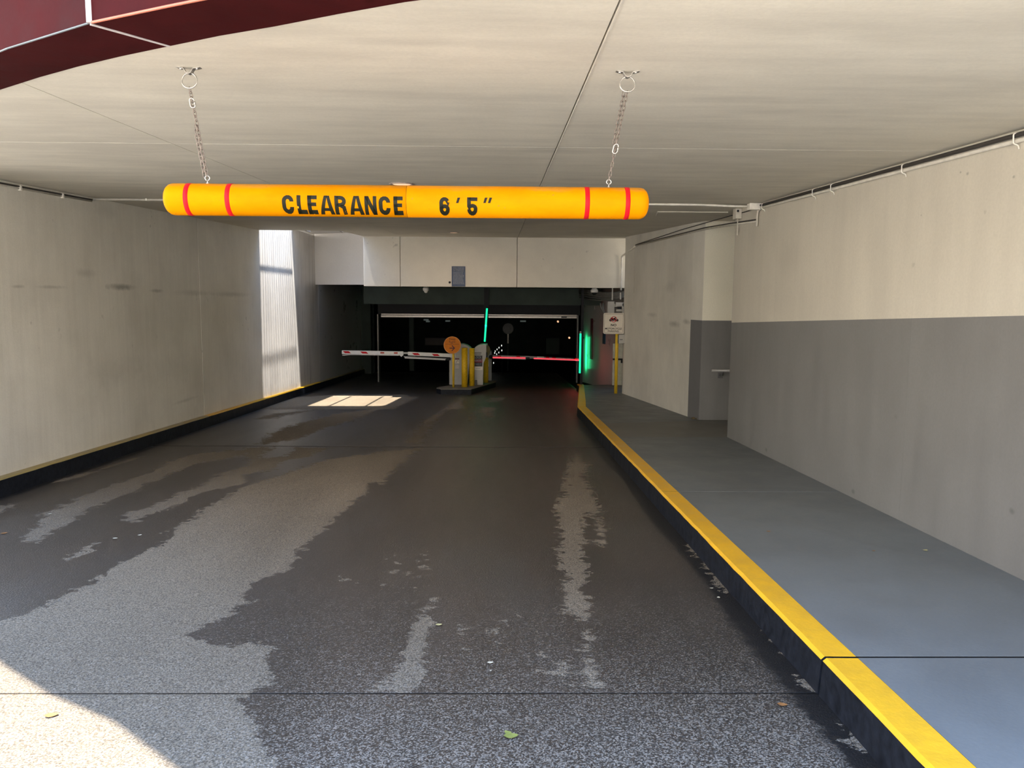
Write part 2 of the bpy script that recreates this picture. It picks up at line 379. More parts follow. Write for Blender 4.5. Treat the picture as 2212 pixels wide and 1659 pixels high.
# ------------------------------------------------------------------ the road
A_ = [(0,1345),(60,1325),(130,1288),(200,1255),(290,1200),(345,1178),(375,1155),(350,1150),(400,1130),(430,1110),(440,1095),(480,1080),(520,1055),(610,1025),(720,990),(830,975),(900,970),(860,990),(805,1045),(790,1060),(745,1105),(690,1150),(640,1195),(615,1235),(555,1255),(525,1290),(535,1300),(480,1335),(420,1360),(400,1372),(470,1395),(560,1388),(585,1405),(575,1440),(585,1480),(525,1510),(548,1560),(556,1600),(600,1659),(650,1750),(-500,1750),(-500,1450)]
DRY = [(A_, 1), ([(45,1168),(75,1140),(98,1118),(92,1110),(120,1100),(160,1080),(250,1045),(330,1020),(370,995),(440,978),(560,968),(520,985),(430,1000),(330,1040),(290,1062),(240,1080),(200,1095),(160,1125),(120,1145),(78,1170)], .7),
  ([(268,1113),(285,1103),(330,1095),(380,1068),(430,1052),(480,1020),(540,1005),(600,1000),(590,1015),(540,1022),(520,1045),(430,1065),(400,1085),(350,1105),(300,1117),(300,1127),(272,1127)], .7),
  ([(140,1212),(170,1190),(205,1170),(195,1188),(165,1205)], .6), ([(110,1042),(150,1030),(200,1018),(290,990),(300,988),(240,1008),(180,1030),(120,1043)], .4),
  ([(560,884),(600,860),(740,852),(870,852),(900,858),(850,884)], 1),  # paler area laid under the light well's sun patch to brighten it
  ([(-60,1108),(48,1085),(30,1095),(0,1106)], .6),
  ([(520,968),(590,965),(560,990),(620,985),(640,967),(712,967),(670,985),(600,1000),(560,1020),(520,1030),(480,1040),(540,1000)], .8),
  ([(560,960),(590,935),(640,915),(720,895),(790,885),(830,880),(760,910),(700,925),(640,950)], .7), ([(555,905),(590,893),(700,884),(660,890),(580,905)], .8),
  ([(1240,975),(1248,985),(1268,1000),(1265,1012),(1260,1030),(1280,1060),(1292,1090),(1300,1120),(1308,1150),(1312,1172),(1300,1178),(1292,1160),(1288,1135),(1278,1110),(1270,1108),(1258,1120),(1256,1150),(1262,1190),(1268,1240),(1265,1290),(1275,1330),(1262,1342),(1240,1335),(1215,1310),(1222,1290),(1225,1250),(1210,1220),(1203,1190),(1208,1160),(1205,1120),(1200,1100),(1190,1098),(1215,1085),(1218,1060),(1225,1030),(1228,1000)], 1),
  ([(820,1490),(840,1470),(870,1420),(880,1380),(895,1340),(910,1310),(930,1290),(955,1285),(945,1300),(925,1330),(935,1345),(920,1380),(918,1420),(920,1450),(900,1480),(885,1490)], 1),
  ([(1260,1365),(1275,1365),(1280,1385),(1265,1385)], .6), ([(1262,1425),(1285,1425),(1290,1480),(1265,1480)], .5),
  ([(1055,860),(1090,858),(1075,868),(1060,868)], .6), ([(1035,878),(1065,880),(1060,900),(1050,905),(1040,885)], .7), ([(1015,892),(1030,890),(1025,905),(1015,912)], .6),
  ([(960,885),(1000,858),(995,880),(965,888)], .5), ([(875,955),(920,905),(960,885),(925,930),(905,960)], .4), ([(800,1000),(870,970),(905,968),(860,1010),(820,1050),(810,1040)], .4),
  ([(1478,1172),(1500,1175),(1540,1225),(1580,1260),(1600,1290),(1570,1285),(1530,1240)], .5), ([(1640,1335),(1665,1345),(1705,1410),(1690,1412)], .4),
  ([(1725,1462),(1760,1478),(1790,1505),(1740,1492)], .9), ([(1815,1565),(1860,1590),(1885,1625),(1840,1612)], .9)]
SPK = [([(1150,1110),(1205,1090),(1330,1180),(1345,1300),(1320,1500),(1200,1500),(1000,1500),(900,1350),(1150,1300),(1170,1200)], -.24),
  ([(640,1260),(960,1150),(1000,1190),(960,1300),(900,1400),(860,1495),(800,1495),(830,1440),(860,1370),(840,1300)], -.20),
  ([(820,1060),(940,980),(990,1100),(960,1180),(760,1260),(740,1180)], -.42),
  ([(500,1500),(1950,1500),(2050,1700),(560,1700)], -.42), ([(900,1400),(1650,1400),(1700,1500),(880,1500)], -.48)]
def sdist(px, py, poly):
    P = np.array(poly, float); Q = np.roll(P, -1, 0); d = np.full(px.shape, 1e9); ins = np.zeros(px.shape, bool)
    for (x0, y0), (x1, y1) in zip(P, Q):
        ex, ey = x1-x0, y1-y0; L = ex*ex + ey*ey + 1e-12
        u = np.clip(((px-x0)*ex + (py-y0)*ey)/L, 0, 1); d = np.minimum(d, np.hypot(px-x0-u*ex, py-y0-u*ey))
        c = ((y0 > py) != (y1 > py)) & (px < (x1-x0)*(py-y0)/(y1-y0+1e-12) + x0); ins ^= c
    return np.where(ins, d, -d)
def ground_poly(poly):
    """digitised outline -> its own place on the road surface"""
    out = []
    for x, y in poly:
        p = road(x, min(y, 1900)); out.append((p.x, p.y))
    return out
def road_slab(y0, y1, dx, ys, parent, edge_r):
    n = int((XC + .05 - (XL-.1))/dx) + 1
    xs = np.linspace(XL - .1, XC + .05, n)
    X, Y = np.meshgrid(xs, ys); X = X.copy()
    if edge_r is not None:   # the slab follows the bent curb
        for j, yy in enumerate(ys):
            t = (xs - xs[0])/(xs[-1]-xs[0]); X[j] = xs[0] + t*(edge_r(yy) + .05 - xs[0])
    Z = -S_*Y
    dry = np.full(X.shape, -1.0)
    for poly, val in SPK:
        G = ground_poly(poly); s = sdist(X, Y, G)/(.04*np.maximum(Y, 2.5)); k = np.clip(s*.5+.5, 0, 1)
        dry = np.maximum(dry, -1 + (val+1)*k)
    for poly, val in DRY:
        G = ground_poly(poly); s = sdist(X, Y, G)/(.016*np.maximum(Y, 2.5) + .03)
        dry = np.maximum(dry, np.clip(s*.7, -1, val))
    dry = np.maximum(dry, np.clip((2.25 - Y)*6, -1, 1))
    er = np.array([edge_r(yy) if edge_r else XC for yy in ys])[:, None]
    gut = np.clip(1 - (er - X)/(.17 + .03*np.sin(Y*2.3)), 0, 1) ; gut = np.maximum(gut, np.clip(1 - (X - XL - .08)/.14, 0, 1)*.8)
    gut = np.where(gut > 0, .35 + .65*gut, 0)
    coarse = np.clip((3.6 - Y)/1.3, 0, 1)*np.clip((X + 1.2)/.6, .25, 1) + np.clip((4.6-Y)/3, 0, .25)
    nr, nc = X.shape; verts = np.stack([X.ravel(), Y.ravel(), Z.ravel()], 1)
    idx = np.arange(nr*nc).reshape(nr, nc)
    q = np.stack([idx[:-1, :-1].ravel(), idx[:-1, 1:].ravel(), idx[1:, 1:].ravel(), idx[1:, :-1].ravel()], 1)
    # skirt
    top = len(verts); sk = []; skf = []
    loop = list(idx[0, :]) + list(idx[1:, -1]) + list(idx[-1, :-1][::-1]) + list(idx[1:-1, 0][::-1])
    low = verts[loop].copy(); low[:, 2] -= .08
    L = len(loop)
    qs = [(loop[i], top+i, top+(i+1) % L, loop[(i+1) % L]) for i in range(L)]
    V = np.vstack([verts, low]); me = bpy.data.meshes.new('road_slab')
    me.vertices.add(len(V)); me.vertices.foreach_set('co', V.ravel().astype(np.float32))
    fq = np.vstack([q, np.array(qs)]); me.loops.add(fq.size); me.loops.foreach_set('vertex_index', fq.ravel().astype(np.int32))
    me.polygons.add(len(fq)); me.polygons.foreach_set('loop_start', np.arange(0, fq.size, 4, dtype=np.int32)); me.polygons.foreach_set('loop_total', np.full(len(fq), 4, np.int32))
    me.update(calc_edges=True); me.materials.append(M_road); me.materials.append(M_dark)
    mi = np.zeros(len(fq), np.int32); mi[len(q):] = 1; me.polygons.foreach_set('material_index', mi)
    for nm, arr in (('dry', dry), ('gutter', gut), ('coarse', coarse)):
        a = me.attributes.new(nm, 'FLOAT', 'POINT'); a.data.foreach_set('value', np.concatenate([arr.ravel(), np.full(L, -1.0 if nm == 'dry' else 1.0)]).astype(np.float32))
    me.validate()
    o = bpy.data.objects.new('road_slab', me); COL.objects.link(o); o.parent = parent; o['o'] = (0, 0, 0); return o

def curbx(y):
    if y < 13.255: return XC - .001*(y)/13
    if y < 18.1: return 1.35 + (y-13.255)/(18.1-13.255)*.52
    return 1.87
mb = MB(); 
mb.prism([(-14, -16), (9, -16), (9, 60), (-14, 60)], [-S_*y - .5 for y in (-16, -16, 60, 60)], [-S_*y - .02 for y in (-16, -16, 60, 60)])
floor = tag(mb.out('floor', M_dark, origin=(0, 0, 0)), 'dark wet concrete driveway slab running down into the garage', 'floor', kind='structure')
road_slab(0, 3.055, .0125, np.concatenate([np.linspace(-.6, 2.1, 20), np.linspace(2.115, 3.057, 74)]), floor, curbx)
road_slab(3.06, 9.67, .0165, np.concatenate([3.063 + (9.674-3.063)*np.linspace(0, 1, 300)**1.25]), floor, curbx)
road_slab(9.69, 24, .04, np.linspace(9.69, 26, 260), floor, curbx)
# plaza paving outside, in the sun behind the viewer
mb = MB(); mb.prism([(-14, -16), (9, -16), (9, -.62), (-14, -.62)], [-S_*y - .04 for y in (-16, -16, -.62, -.62)], [-S_*y for y in (-16, -16, -.62, -.62)])
mb.prism([(-14, -.6), (XL-.12, -.6), (XL-.12, 4.2), (-14, 4.2)], [-S_*y - .04 for y in (-.6, -.6, 4.2, 4.2)], [-S_*y for y in (-.6, -.6, 4.2, 4.2)])
tag(mb.out('plaza_paving', M_street), 'pale sunlit plaza paving outside the garage mouth', 'pavement', kind='structure')

# ------------------------------------------------------------------ curbs and sidewalk
def xs_side(y): return -S_*y + CU
curbR = thing('curb', (1.42, 3, 0), 'yellow topped black faced curb along the right walkway', 'curb', kind='structure')
def curb_seg(parent, line, wfun, name='curb_segment', top=M_yel, inward=1, jitter=.004):
    """line: list of (x,y) of road-side edge; black face, yellow top as two parts"""
    vs = []; n = len(line)
    rnd = random.Random(len(line))
    prof = []
    for (x, y) in line:
        j = (rnd.random()-.5)*jitter
        w = wfun(y)*inward; z = zs(y)
        prof.append([(x+j - .012*inward, y, zr(y)-.05), (x+j, y, z-.018), (x+j + .014*inward, y, z-.003), (x+w, y, z-.004), (x+w, y, zr(y)-.05)])
    V = [p for r in prof for p in r]; Fc = []
    for i in range(n-1):
        for k in range(4): Fc.append((i*5+k, i*5+k+1, (i+1)*5+k+1, (i+1)*5+k))
    Fc.append((0, 1, 2, 3, 4)); Fc.append(tuple((n-1)*5+k for k in (4, 3, 2, 1, 0)))
    seg = link(name, V, Fc, M_blk, parent)
    # painted top skin as sub-part
    T = []; Tf = []
    for i, r in enumerate(prof):
        j = (rnd.random()-.5)*jitter
        a = Vector(r[1]) + Vector((-.0015*inward, 0, .004 + j)); b = Vector(r[2]) + Vector((0, 0, .0035)); c = Vector(r[3]) + Vector((0, 0, .0035))
        T += [a, b, c]
    for i in range(n-1):
        for k in range(2): Tf.append((i*3+k, i*3+k+1, (i+1)*3+k+1, (i+1)*3+k))
    link('painted_top', T, Tf, top, seg)
    return seg
def pts_line(f, y0, y1, step=.12):
    n = max(2, int((y1-y0)/step)+1); return [(f(y), y) for y in np.linspace(y0, y1, n)]
wR = lambda y: .145
for a, b in ((-.6, 3.035), (3.05, 6.30), (6.306, 13.2)): curb_seg(curbR, pts_line(curbx, a, b), wR)
curb_seg(curbR, pts_line(curbx, 13.204, 18.6), wR)
curbL = thing('curb', (-4.45, 8, 0), 'low black curb with grimy yellow top at foot of left wall', 'curb', kind='structure')
wl = .085
for a, b in ((4.2, 11.6), (11.606, 18.9), (18.906, 25)):
    curb_seg(curbL, pts_line(lambda y: XL + wl, a, b, .15), lambda y: wl - .001, top=(M_yeld if b < 12 or b > 19 else M_yel), inward=-1)  # far stretch takes the duller paint to stand in for its shade

walk = thing('sidewalk', (2.2, 5, 0), 'grey painted raised walkway beside the right wall', 'walkway', kind='structure')
def slab(poly, name, mat, parent, th=.10, bev=.0015):
    mb = MB(); mb.prism(poly, [zs(p[1])-th for p in poly], [zs(p[1]) for p in poly], bev=bev); return mb.out(name, mat, parent)
ci = lambda y: curbx(y) + .147
slab([(ci(0), -.6), (3.4, -.6), (3.4, 3.038), (ci(3), 3.038)], 'walkway_slab', M_walk, walk)
slab([(ci(3), 3.052), (3.0, 3.052), (3.0, 6.30), (ci(6), 6.30)], 'walkway_slab', M_walk, walk)
slab([(ci(6), 6.305), (3.0, 6.305), (3.0, 9.54), (ci(9), 9.54)], 'walkway_slab', M_walk, walk)
mb = MB(); mb.prism([(ci(3)-.1, 3.036), (3.0, 3.036), (3.0, 3.055), (ci(3)-.1, 3.055)], [zs(p_)-.08 for p_ in (3.036, 3.036, 3.055, 3.055)], [zs(p_)-.0008 for p_ in (3.036, 3.036, 3.055, 3.055)]); mb.out('joint_filler', M_dark, walk)
slab([(ci(9), 9.542), (4.4, 9.542), (4.4, 11.5), (2.95, 11.5), (2.93, 11.25), (ci(11), 10.9)], 'walkway_slab', M_walk2, walk)
slab([(ci(11), 10.902), (2.93, 11.252), (3.1, 13.2), (ci(13.2), 13.2)], 'walkway_slab', M_walk, walk)
slab([(ci(13.2), 13.202), (3.1, 13.202), (3.1, 18.6), (ci(18), 18.3)], 'walkway_slab', M_walk, walk)

# ------------------------------------------------------------------ ceiling
ceiling = thing('ceiling', (0, 8, 2.6), 'pale board-streaked concrete soffit over the driveway', 'ceiling', kind='structure')
g = .003
XJ1, XJ2, YJ = -2.105, .355, 5.085
inner = [(-6.0, 7.6), (-4.6, 5.9), (-3.5, 4.75), (-2.9, 4.18), (-2.269, 3.638), (-1.95, 3.40), (-1.692, 3.222), (-1.45, 3.07), (-1.208, 2.93), (-.98, 2.80), (-.757, 2.69), (-.52, 2.56), (-.294, 2.444), (.0, 2.33), (.36, 2.22), (.8, 2.12), (1.6, 2.03), (3.4, 2.0)]
def cutline(line, x):
    for (x0, y0), (x1, y1) in zip(line, line[1:]):
        if x0 <= x <= x1: return y0 + (x-x0)/(x1-x0)*(y1-y0)
def sub(line, a, b):
    return [(a, cutline(line, a))] + [p for p in line if a < p[0] < b] + [(b, cutline(line, b))]
def cpanel(poly):
    mb = MB(); mb.prism(poly, [zc(p[1]) for p in poly], [zc(p[1])+.30 for p in poly], bev=.002)
    return mb.out('ceiling_panel', M_ceil, ceiling)
def front_panel(a, b):
    fr = [p for p in sub(inner, a, b)]
    return cpanel([p for p in fr if p[1] < YJ-g-.02] + [(b, YJ-g), (max(a, -3.84 if a < -3 else a), YJ-g)])
front_panel(-3.8, XJ1-.002); front_panel(XJ1+.002, XJ2-g); front_panel(XJ2+g, 3.3)
cpanel([(-4.9, 6.25), (-3.84, YJ+g), (XJ1-.002, YJ+g), (XJ1-.002, 16.6), (-2.93, 16.62), (-2.98, 15.2), (-3.0, 14.85), (-3.06, 14.72), (-3.3, 14.66), (-4.9, 14.60)])
cpanel([(XJ1+.002, YJ+g), (XJ2-g, YJ+g), (XJ2-g, 16.62), (XJ1+.002, 16.62)])
cpanel([(XJ2+g, YJ+g), (4.6, YJ+g), (4.6, 16.62), (XJ2+g, 16.62)])
for x0_, x1_ in ((-3.83, XJ1-.004), (XJ1+.004, XJ2-.004), (XJ2+.008, XR-.05)):
    mb = MB(); mb.box(x0_, x1_, YJ-.0026, YJ+.0026, zc(YJ)-.0008, zc(YJ)+.02); mb.out('joint_seal', M_cond, ceiling)
mb = MB(); P = [(XJ2+.006, 2.3), (XJ2+.0115, 2.3), (XJ2+.0115, 16.58), (XJ2+.006, 16.58)]; mb.prism(P, [zc(p[1])-.002 for p in P], [zc(p[1])+.01 for p in P]); mb.out('joint_seal', M_cond, ceiling)
# roof slab closing everything above
mb = MB(); P = [(-4.9, 6.3), (-3.7, 5.0), (-2.2, 3.7), (-.3, 2.55), (3.4, 2.2), (4.7, 5), (4.7, 16.62), (-2.9, 16.62), (-2.95, 14.62), (-4.9, 14.62)]
mb.prism(P, [zc(p[1])+.302 for p in P], [zc(p[1])+.6 for p in P]); mb.out('roof_slab', M_dark, ceiling)

# ------------------------------------------------------------------ canopy fascia (oxblood steel)
outer = [(-6.0, 6.6), (-4.2, 4.95), (-3.1, 4.05), (-2.4, 3.46), (-1.879, 3.027), (-1.364, 2.685), (-.943, 2.468), (-.5, 2.26), (0, 2.08), (.6, 1.93), (1.4, 1.82), (3.4, 1.8)]
fas = thing('canopy_fascia', (-1.4, 2.8, zc(3)), 'oxblood painted steel fascia curving round the entrance canopy', 'canopy', kind='structure')
def fpanel(xa, xb, xia, xib):
    o = sub(outer, xa, xb); i = sub(inner, xia, xib)
    mb = MB(); poly = o + i[::-1]
    mb.prism(poly, [zc(p[1])-.006 for p in poly], [zc(p[1])+1.15 for p in poly]); return mb.out('fascia_panel', M_red_steel, fas)
fpanel(-5.9, -1.370, -5.9, -1.214); fpanel(-1.358, 3.35, -1.202, 3.35)
mb = MB(); mb.tube([(-1.366, 2.683, zc(2.68)-.004), (-1.366, 2.683, zc(2.68)+1.15)], .010, 6); mb.out('joint_strip', M_edge, fas)
mb = MB(); mb.tube([(-1.366, 2.688, zc(2.68)-.007), (-1.208, 2.928, zc(2.93)-.007)], .004, 6); mb.out('joint_strip', M_edge, fas)
mb = MB(); mb.tube([(x, cutline(outer, x)-.003, zc(cutline(outer, x))-.004) for x in np.linspace(-1.355, 3.3, 30)], .0045, 6); mb.out('drip_edge', M_edge2, fas)  # bright orange colour paints in the lit edge of the fascia
mb = MB(); mb.tube([(x, cutline(outer, x)-.003, zc(cutline(outer, x))-.004) for x in np.linspace(-5.8, -1.372, 30)], .0035, 6); mb.out('drip_edge', simple('grey_blue_edge', (.10, .12, .13), .4), fas)
LEDGE = [(-5.2, 5.3), (-3.75, 3.80), (-3.1, 3.24), (-2.75, 2.975), (-2.37, 2.75), (-2.0, 2.44), (-1.55, 2.05), (-1.0, 1.75), (0, 1.5), (1.5, 1.4), (3.4, 1.4), (3.4, 2.6), (.0, 2.9), (-1.2, 3.5), (-3.0, 4.9), (-4.9, 6.8)]  # unseen ledge, shaped so its shadow leaves only the road corner sunlit
mb = MB(); mb.prism(LEDGE, 3.73, 3.9); tag(mb.out('canopy_shade_ledge', M_red_steel), 'oxblood ledge projecting above the canopy fascia', 'canopy', kind='structure')

# ------------------------------------------------------------------ left wall
wallL = thing('wall_left', (XL, 10, 0), 'stained bare concrete wall on the left of the driveway', 'wall', kind='structure')
def lpanel(y0, y1, mat, top=None, x=XL):
    t0 = top if top else zc(y0)+.25; t1 = top if top else zc(y1)+.25
    mb = MB(); mb.prism([(y0, zr(y0)-.1), (y1, zr(y1)-.1), (y1, t1), (y0, t0)], x-.3, x, axis='x', bev=.0015)
    return mb.out('wall_panel', mat, wallL)
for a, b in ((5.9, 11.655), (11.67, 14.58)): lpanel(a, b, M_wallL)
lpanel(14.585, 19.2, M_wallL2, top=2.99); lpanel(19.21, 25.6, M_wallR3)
# ------------------------------------------------------------------ right walls
wallR = thing('wall_right', (XR, 6, 0), 'right wall painted cream above and grey below', 'wall', kind='structure')
zp = lambda y: CAMZ - .076 + (-.291+.076)*(y-4.195)/(9.731-4.195)
def rpanel(y0, y1):
    mb = MB(); mb.prism([(y0, zr(y0)-.1), (y1, zr(y1)-.1), (y1, zp(y1)), (y0, zp(y0))], XR, XR+.32, axis='x'); mb.out('wall_panel', M_greyp, wallR)
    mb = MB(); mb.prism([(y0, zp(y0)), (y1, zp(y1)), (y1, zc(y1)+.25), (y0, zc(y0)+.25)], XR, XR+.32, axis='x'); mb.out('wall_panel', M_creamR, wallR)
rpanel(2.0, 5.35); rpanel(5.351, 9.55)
rear = thing('wall_right_rear', (2.8, 13, 0), 'bare concrete wall past the alcove on the right', 'wall', kind='structure')
c0 = (2.982, 11.375); c1 = (2.915, 11.785); c2 = (2.56, 16.0)
zp2 = CAMZ - .31
mb = MB(); mb.prism([c1, c2, (3.3, 16.0), (3.3, 11.785)], [zr(p[1])-.1 for p in (c1, c2, (3, 16), (3, 11.8))], zc(16)+.2); mb.out('wall_panel', M_w2, rear)
q = [c0, c1, (3.3, 11.785), (3.3, 11.375)]
mb = MB(); mb.prism(q, -.7, zp2); mb.out('wall_panel', M_greyp2, rear)
mb = MB(); mb.prism(q, zp2+.0005, zc(12)+.2); mb.out('wall_panel', M_w2, rear)
alc = thing('wall_alcove', (3.8, 11.4, 0), 'alcove back wall painted cream above grey', 'wall', kind='structure')
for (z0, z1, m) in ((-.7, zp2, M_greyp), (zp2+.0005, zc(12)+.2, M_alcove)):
    mb = MB(); mb.box(2.984, 4.6, 11.366, 11.5, z0, z1); mb.out('wall_panel', m, alc)
mb = MB(); mb.box(4.5, 4.7, 9.4, 11.5, -.7, zc(12)+.2); mb.out('wall_panel', M_alcove, alc)
mb = MB(); mb.box(XR+.02, 4.7, 9.35, 9.54, -.7, zc(10)+.2); mb.out('wall_panel', M_greyp, alc)
# ------------------------------------------------------------------ header over the gate
hd = thing('wall_header', (0, 16.6, 1.8), 'concrete header beam above the garage opening, in three panels', 'wall', kind='structure')
HZ = CAMZ + .231
for a, b in ((-2.925, -2.15), (-2.14, .34), (.35, 2.86)):
    mb = MB(); mb.box(a, b, 16.6, 16.95, HZ, zc(17)+.35, bev=.006); mb.out('header_panel', M_head, hd)
mb = MB(); mb.box(-2.92, 2.85, 16.952, 16.99, HZ+.005, zc(17)+.35); mb.out('backing', M_dark, hd)
mb = MB(); pl = [(-4.505, 18.9), (-3.0, 18.25), (-3.0, 18.5), (-4.505, 19.15)]
mb.prism(pl, CAMZ+.29, 3.04, bev=.004)
tag(mb.out('wall_well', M_panel), 'smooth pale panel at the back of the light well', 'wall', kind='structure')
# unseen cover added to cut light behind the slot, then the well's side
mb = MB(); mb.prism([(-4.8, 16.85), (-2.75, 16.85), (-2.75, 19.3), (-4.8, 19.3)], 3.045, 3.2)
mb.prism([(-2.925, 16.96), (-2.75, 16.96), (-2.85, 18.5), (-3.0, 18.5)], CAMZ+.29, 3.04)
mb.out('wall_well_side_cover', M_panel); tag(bpy.data.objects['wall_well_side_cover'], 'inner side of the light well', 'wall', kind='structure')
gr = thing('steel_grating', (-3.7, 15.6, 2.9), 'steel bar grating across the light well above the driveway', 'grating')
for i in range(16):
    y = 14.66 + i*.135
    mb = MB(); mb.box(XL+.01, -2.94, y, y+.016, 2.96, 3.02); mb.out('grating_bar', M_grate, gr)
for x in (-4.1, -3.4):
    mb = MB(); mb.box(x, x+.03, 14.62, 16.75, 2.90, 2.958); mb.out('support_bar', M_grate, gr)

# ------------------------------------------------------------------ garage interior
inn = thing('garage_interior', (0, 25, 0), 'unlit dark green garage interior beyond the gate', 'interior', kind='structure')
def ibox(name, mat, *a):
    mb = MB(); mb.box(*a); return mb.out(name, mat, inn)
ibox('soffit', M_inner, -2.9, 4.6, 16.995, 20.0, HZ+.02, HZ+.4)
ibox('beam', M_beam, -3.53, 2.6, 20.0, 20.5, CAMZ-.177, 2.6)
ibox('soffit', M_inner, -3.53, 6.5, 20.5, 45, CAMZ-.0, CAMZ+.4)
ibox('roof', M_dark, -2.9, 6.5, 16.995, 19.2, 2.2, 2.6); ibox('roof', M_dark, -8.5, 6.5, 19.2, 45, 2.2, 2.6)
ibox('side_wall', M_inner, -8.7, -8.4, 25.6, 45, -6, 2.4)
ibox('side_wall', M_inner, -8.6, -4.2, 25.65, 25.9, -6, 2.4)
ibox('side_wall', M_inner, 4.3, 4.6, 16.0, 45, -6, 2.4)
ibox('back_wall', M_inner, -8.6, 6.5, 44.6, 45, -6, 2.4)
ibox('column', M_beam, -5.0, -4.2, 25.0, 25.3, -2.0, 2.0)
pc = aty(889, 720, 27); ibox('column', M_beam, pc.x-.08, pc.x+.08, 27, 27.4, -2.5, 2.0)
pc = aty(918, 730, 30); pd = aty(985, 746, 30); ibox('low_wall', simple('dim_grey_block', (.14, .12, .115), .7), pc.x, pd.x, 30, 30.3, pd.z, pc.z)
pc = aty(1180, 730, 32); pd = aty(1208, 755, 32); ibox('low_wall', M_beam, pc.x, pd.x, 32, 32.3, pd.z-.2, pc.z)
# rear right wall with utility door
w3 = thing('wall_rear_side', (2.6, 19, 0), 'shadowed grey side wall behind the gate on the right', 'wall', kind='structure')
A3 = (2.95, 18.3); B3 = (2.32, 22.2)
mb = MB(); P = [A3, B3, (2.62, 22.2), (3.25, 18.3)]; mb.prism(P, -1.6, HZ+.3); mb.out('wall_panel', M_wallR3, w3)
mb = MB(); mb.prism([(2.56, 16.02), (2.9, 16.02), (4.3, 16.02), (4.3, 16.2), (2.62, 16.2)], -1.6, HZ); mb.out('wall_panel', M_w2, w3)
mb = MB(); mb.box(2.95, 4.3, 18.5, 18.7, -1.6, HZ+.3); mb.out('wall_panel', M_w2, w3)
# door at (1325-1342, 740-831)
d0 = aty(1324, 742, 18.05); d1 = aty(1343, 832, 18.05)
door = thing('door_1', ((d0.x+d1.x)/2, 18.05, d1.z), 'narrow off-white utility door behind the motorcycle sign post', 'door', kind='structure')
mb = MB(); mb.box(d0.x, d1.x, 18.03, 18.07, d1.z, d0.z, bev=.004); mb.out('door_leaf', simple('ivory_door_paint', (.62, .60, .48), .5), door)
mb = MB(); mb.box(d0.x-.0, d1.x+.02, 18.00, 18.03, aty(1330, 778, 18).z, aty(1330, 774.5, 18).z); mb.out('push_bar', M_black, door)
mb = MB(); mb.box(d1.x-.04, d1.x+.01, 17.98, 18.03, aty(1330, 784, 18).z, aty(1330, 778, 18).z); mb.out('door_handle', M_black, door)

# roll-up gate
rg = thing('roll_up_gate', (-.6, 21.5, -.8), 'raised roll-up gate with pale aluminium bottom rail across the opening', 'gate')
a = aty(823, 677, 21.5); b = aty(1246, 688, 21.5); 
mb = MB(); mb.box(a.x, b.x, 21.48, 21.60, b.z, a.z-.045, bev=.006); mb.out('bottom_rail', M_alum, rg)
mb = MB(); mb.box(a.x, b.x, 21.50, 21.58, a.z-.035, a.z-.005, bev=.004); mb.out('top_rail', M_alum, rg)
p0 = aty(1213, 684, 21.4); p1 = aty(1225, 686.5, 21.4)
mb = MB(); mb.box(p0.x, p1.x, 21.465, 21.48, p1.z, p0.z); mb.out('maker_plate', M_black, rg)
for px in (818, 1249):
    p = aty(px, 700, 21.4); mb = MB(); mb.box(p.x-.035, p.x+.0, 21.35, 21.65, zr(21.5), a.z-.02); mb.out('guide_track', simple('dull_guide_steel', (.16, .15, .14), .4, .5), rg)
mb = MB(); mb.box(a.x-.1, b.x+.1, 21.62, 22.2, a.z-.02, CAMZ-.12); mb.out('shutter_box', M_black, rg)
# mullion post hanging from the beam in front of the opening
p0 = aty(1046, 622, 19.7); p1 = aty(1055, 700, 19.7)
mb = MB(); mb.box(p0.x, p1.x, 19.6, 19.7, p1.z+.0, HZ+.02); tag(mb.out('hanging_post', M_black), 'black post hanging from the soffit behind the raised green arm', 'post')

# ------------------------------------------------------------------ ceiling fixtures
for k, (px, py, rr, lab) in enumerate(((868, 397, .103, 'round recessed ceiling light just above the yellow bar'), (980, 502, .095, 'small round recessed ceiling light near the header'))):
    c = ceilp(px, py); t = thing('ceiling_light', tuple(c), lab, 'light', 'recessed ceiling lights')
    ax = Vector((0, -CA, 1)).normalized()
    mb = MB(); mb.lathe([(rr+.014, .002), (rr+.014, -.008), (rr, -.010), (rr-.012, -.004), (rr-.012, .002)], c, 32, ax); mb.out('trim_ring', simple('bronze_trim', (.30, .25, .22), .4), t, True)
    mb = MB(); mb.lathe([(rr-.013, -.001), (rr*.7, -.0075), (.002, -.009)], c, 32, ax); mb.out('lens', M_lens, t, True)
    light('lamp_glow', 'AREA', (c.x, c.y, c.z-.03), 14, (1, .78, .58), shape='DISK', size=.14)
# hatch
h0 = ceilp(1445, 461); 
hy0, hy1 = ceilp(1500, 467).y, ceilp(1500, 460.5).y
mb = MB(); P = [(1.95, 9.75), (2.84, 9.75), (2.84, 10.35), (2.05, 10.35)]; mb.prism(P, [zc(p[1])-.014 for p in P], [zc(p[1])-.001 for p in P], bev=.006)
tag(mb.out('ceiling_hatch', M_ceil), 'shallow flush hatch cover on the ceiling by the alcove', 'hatch')

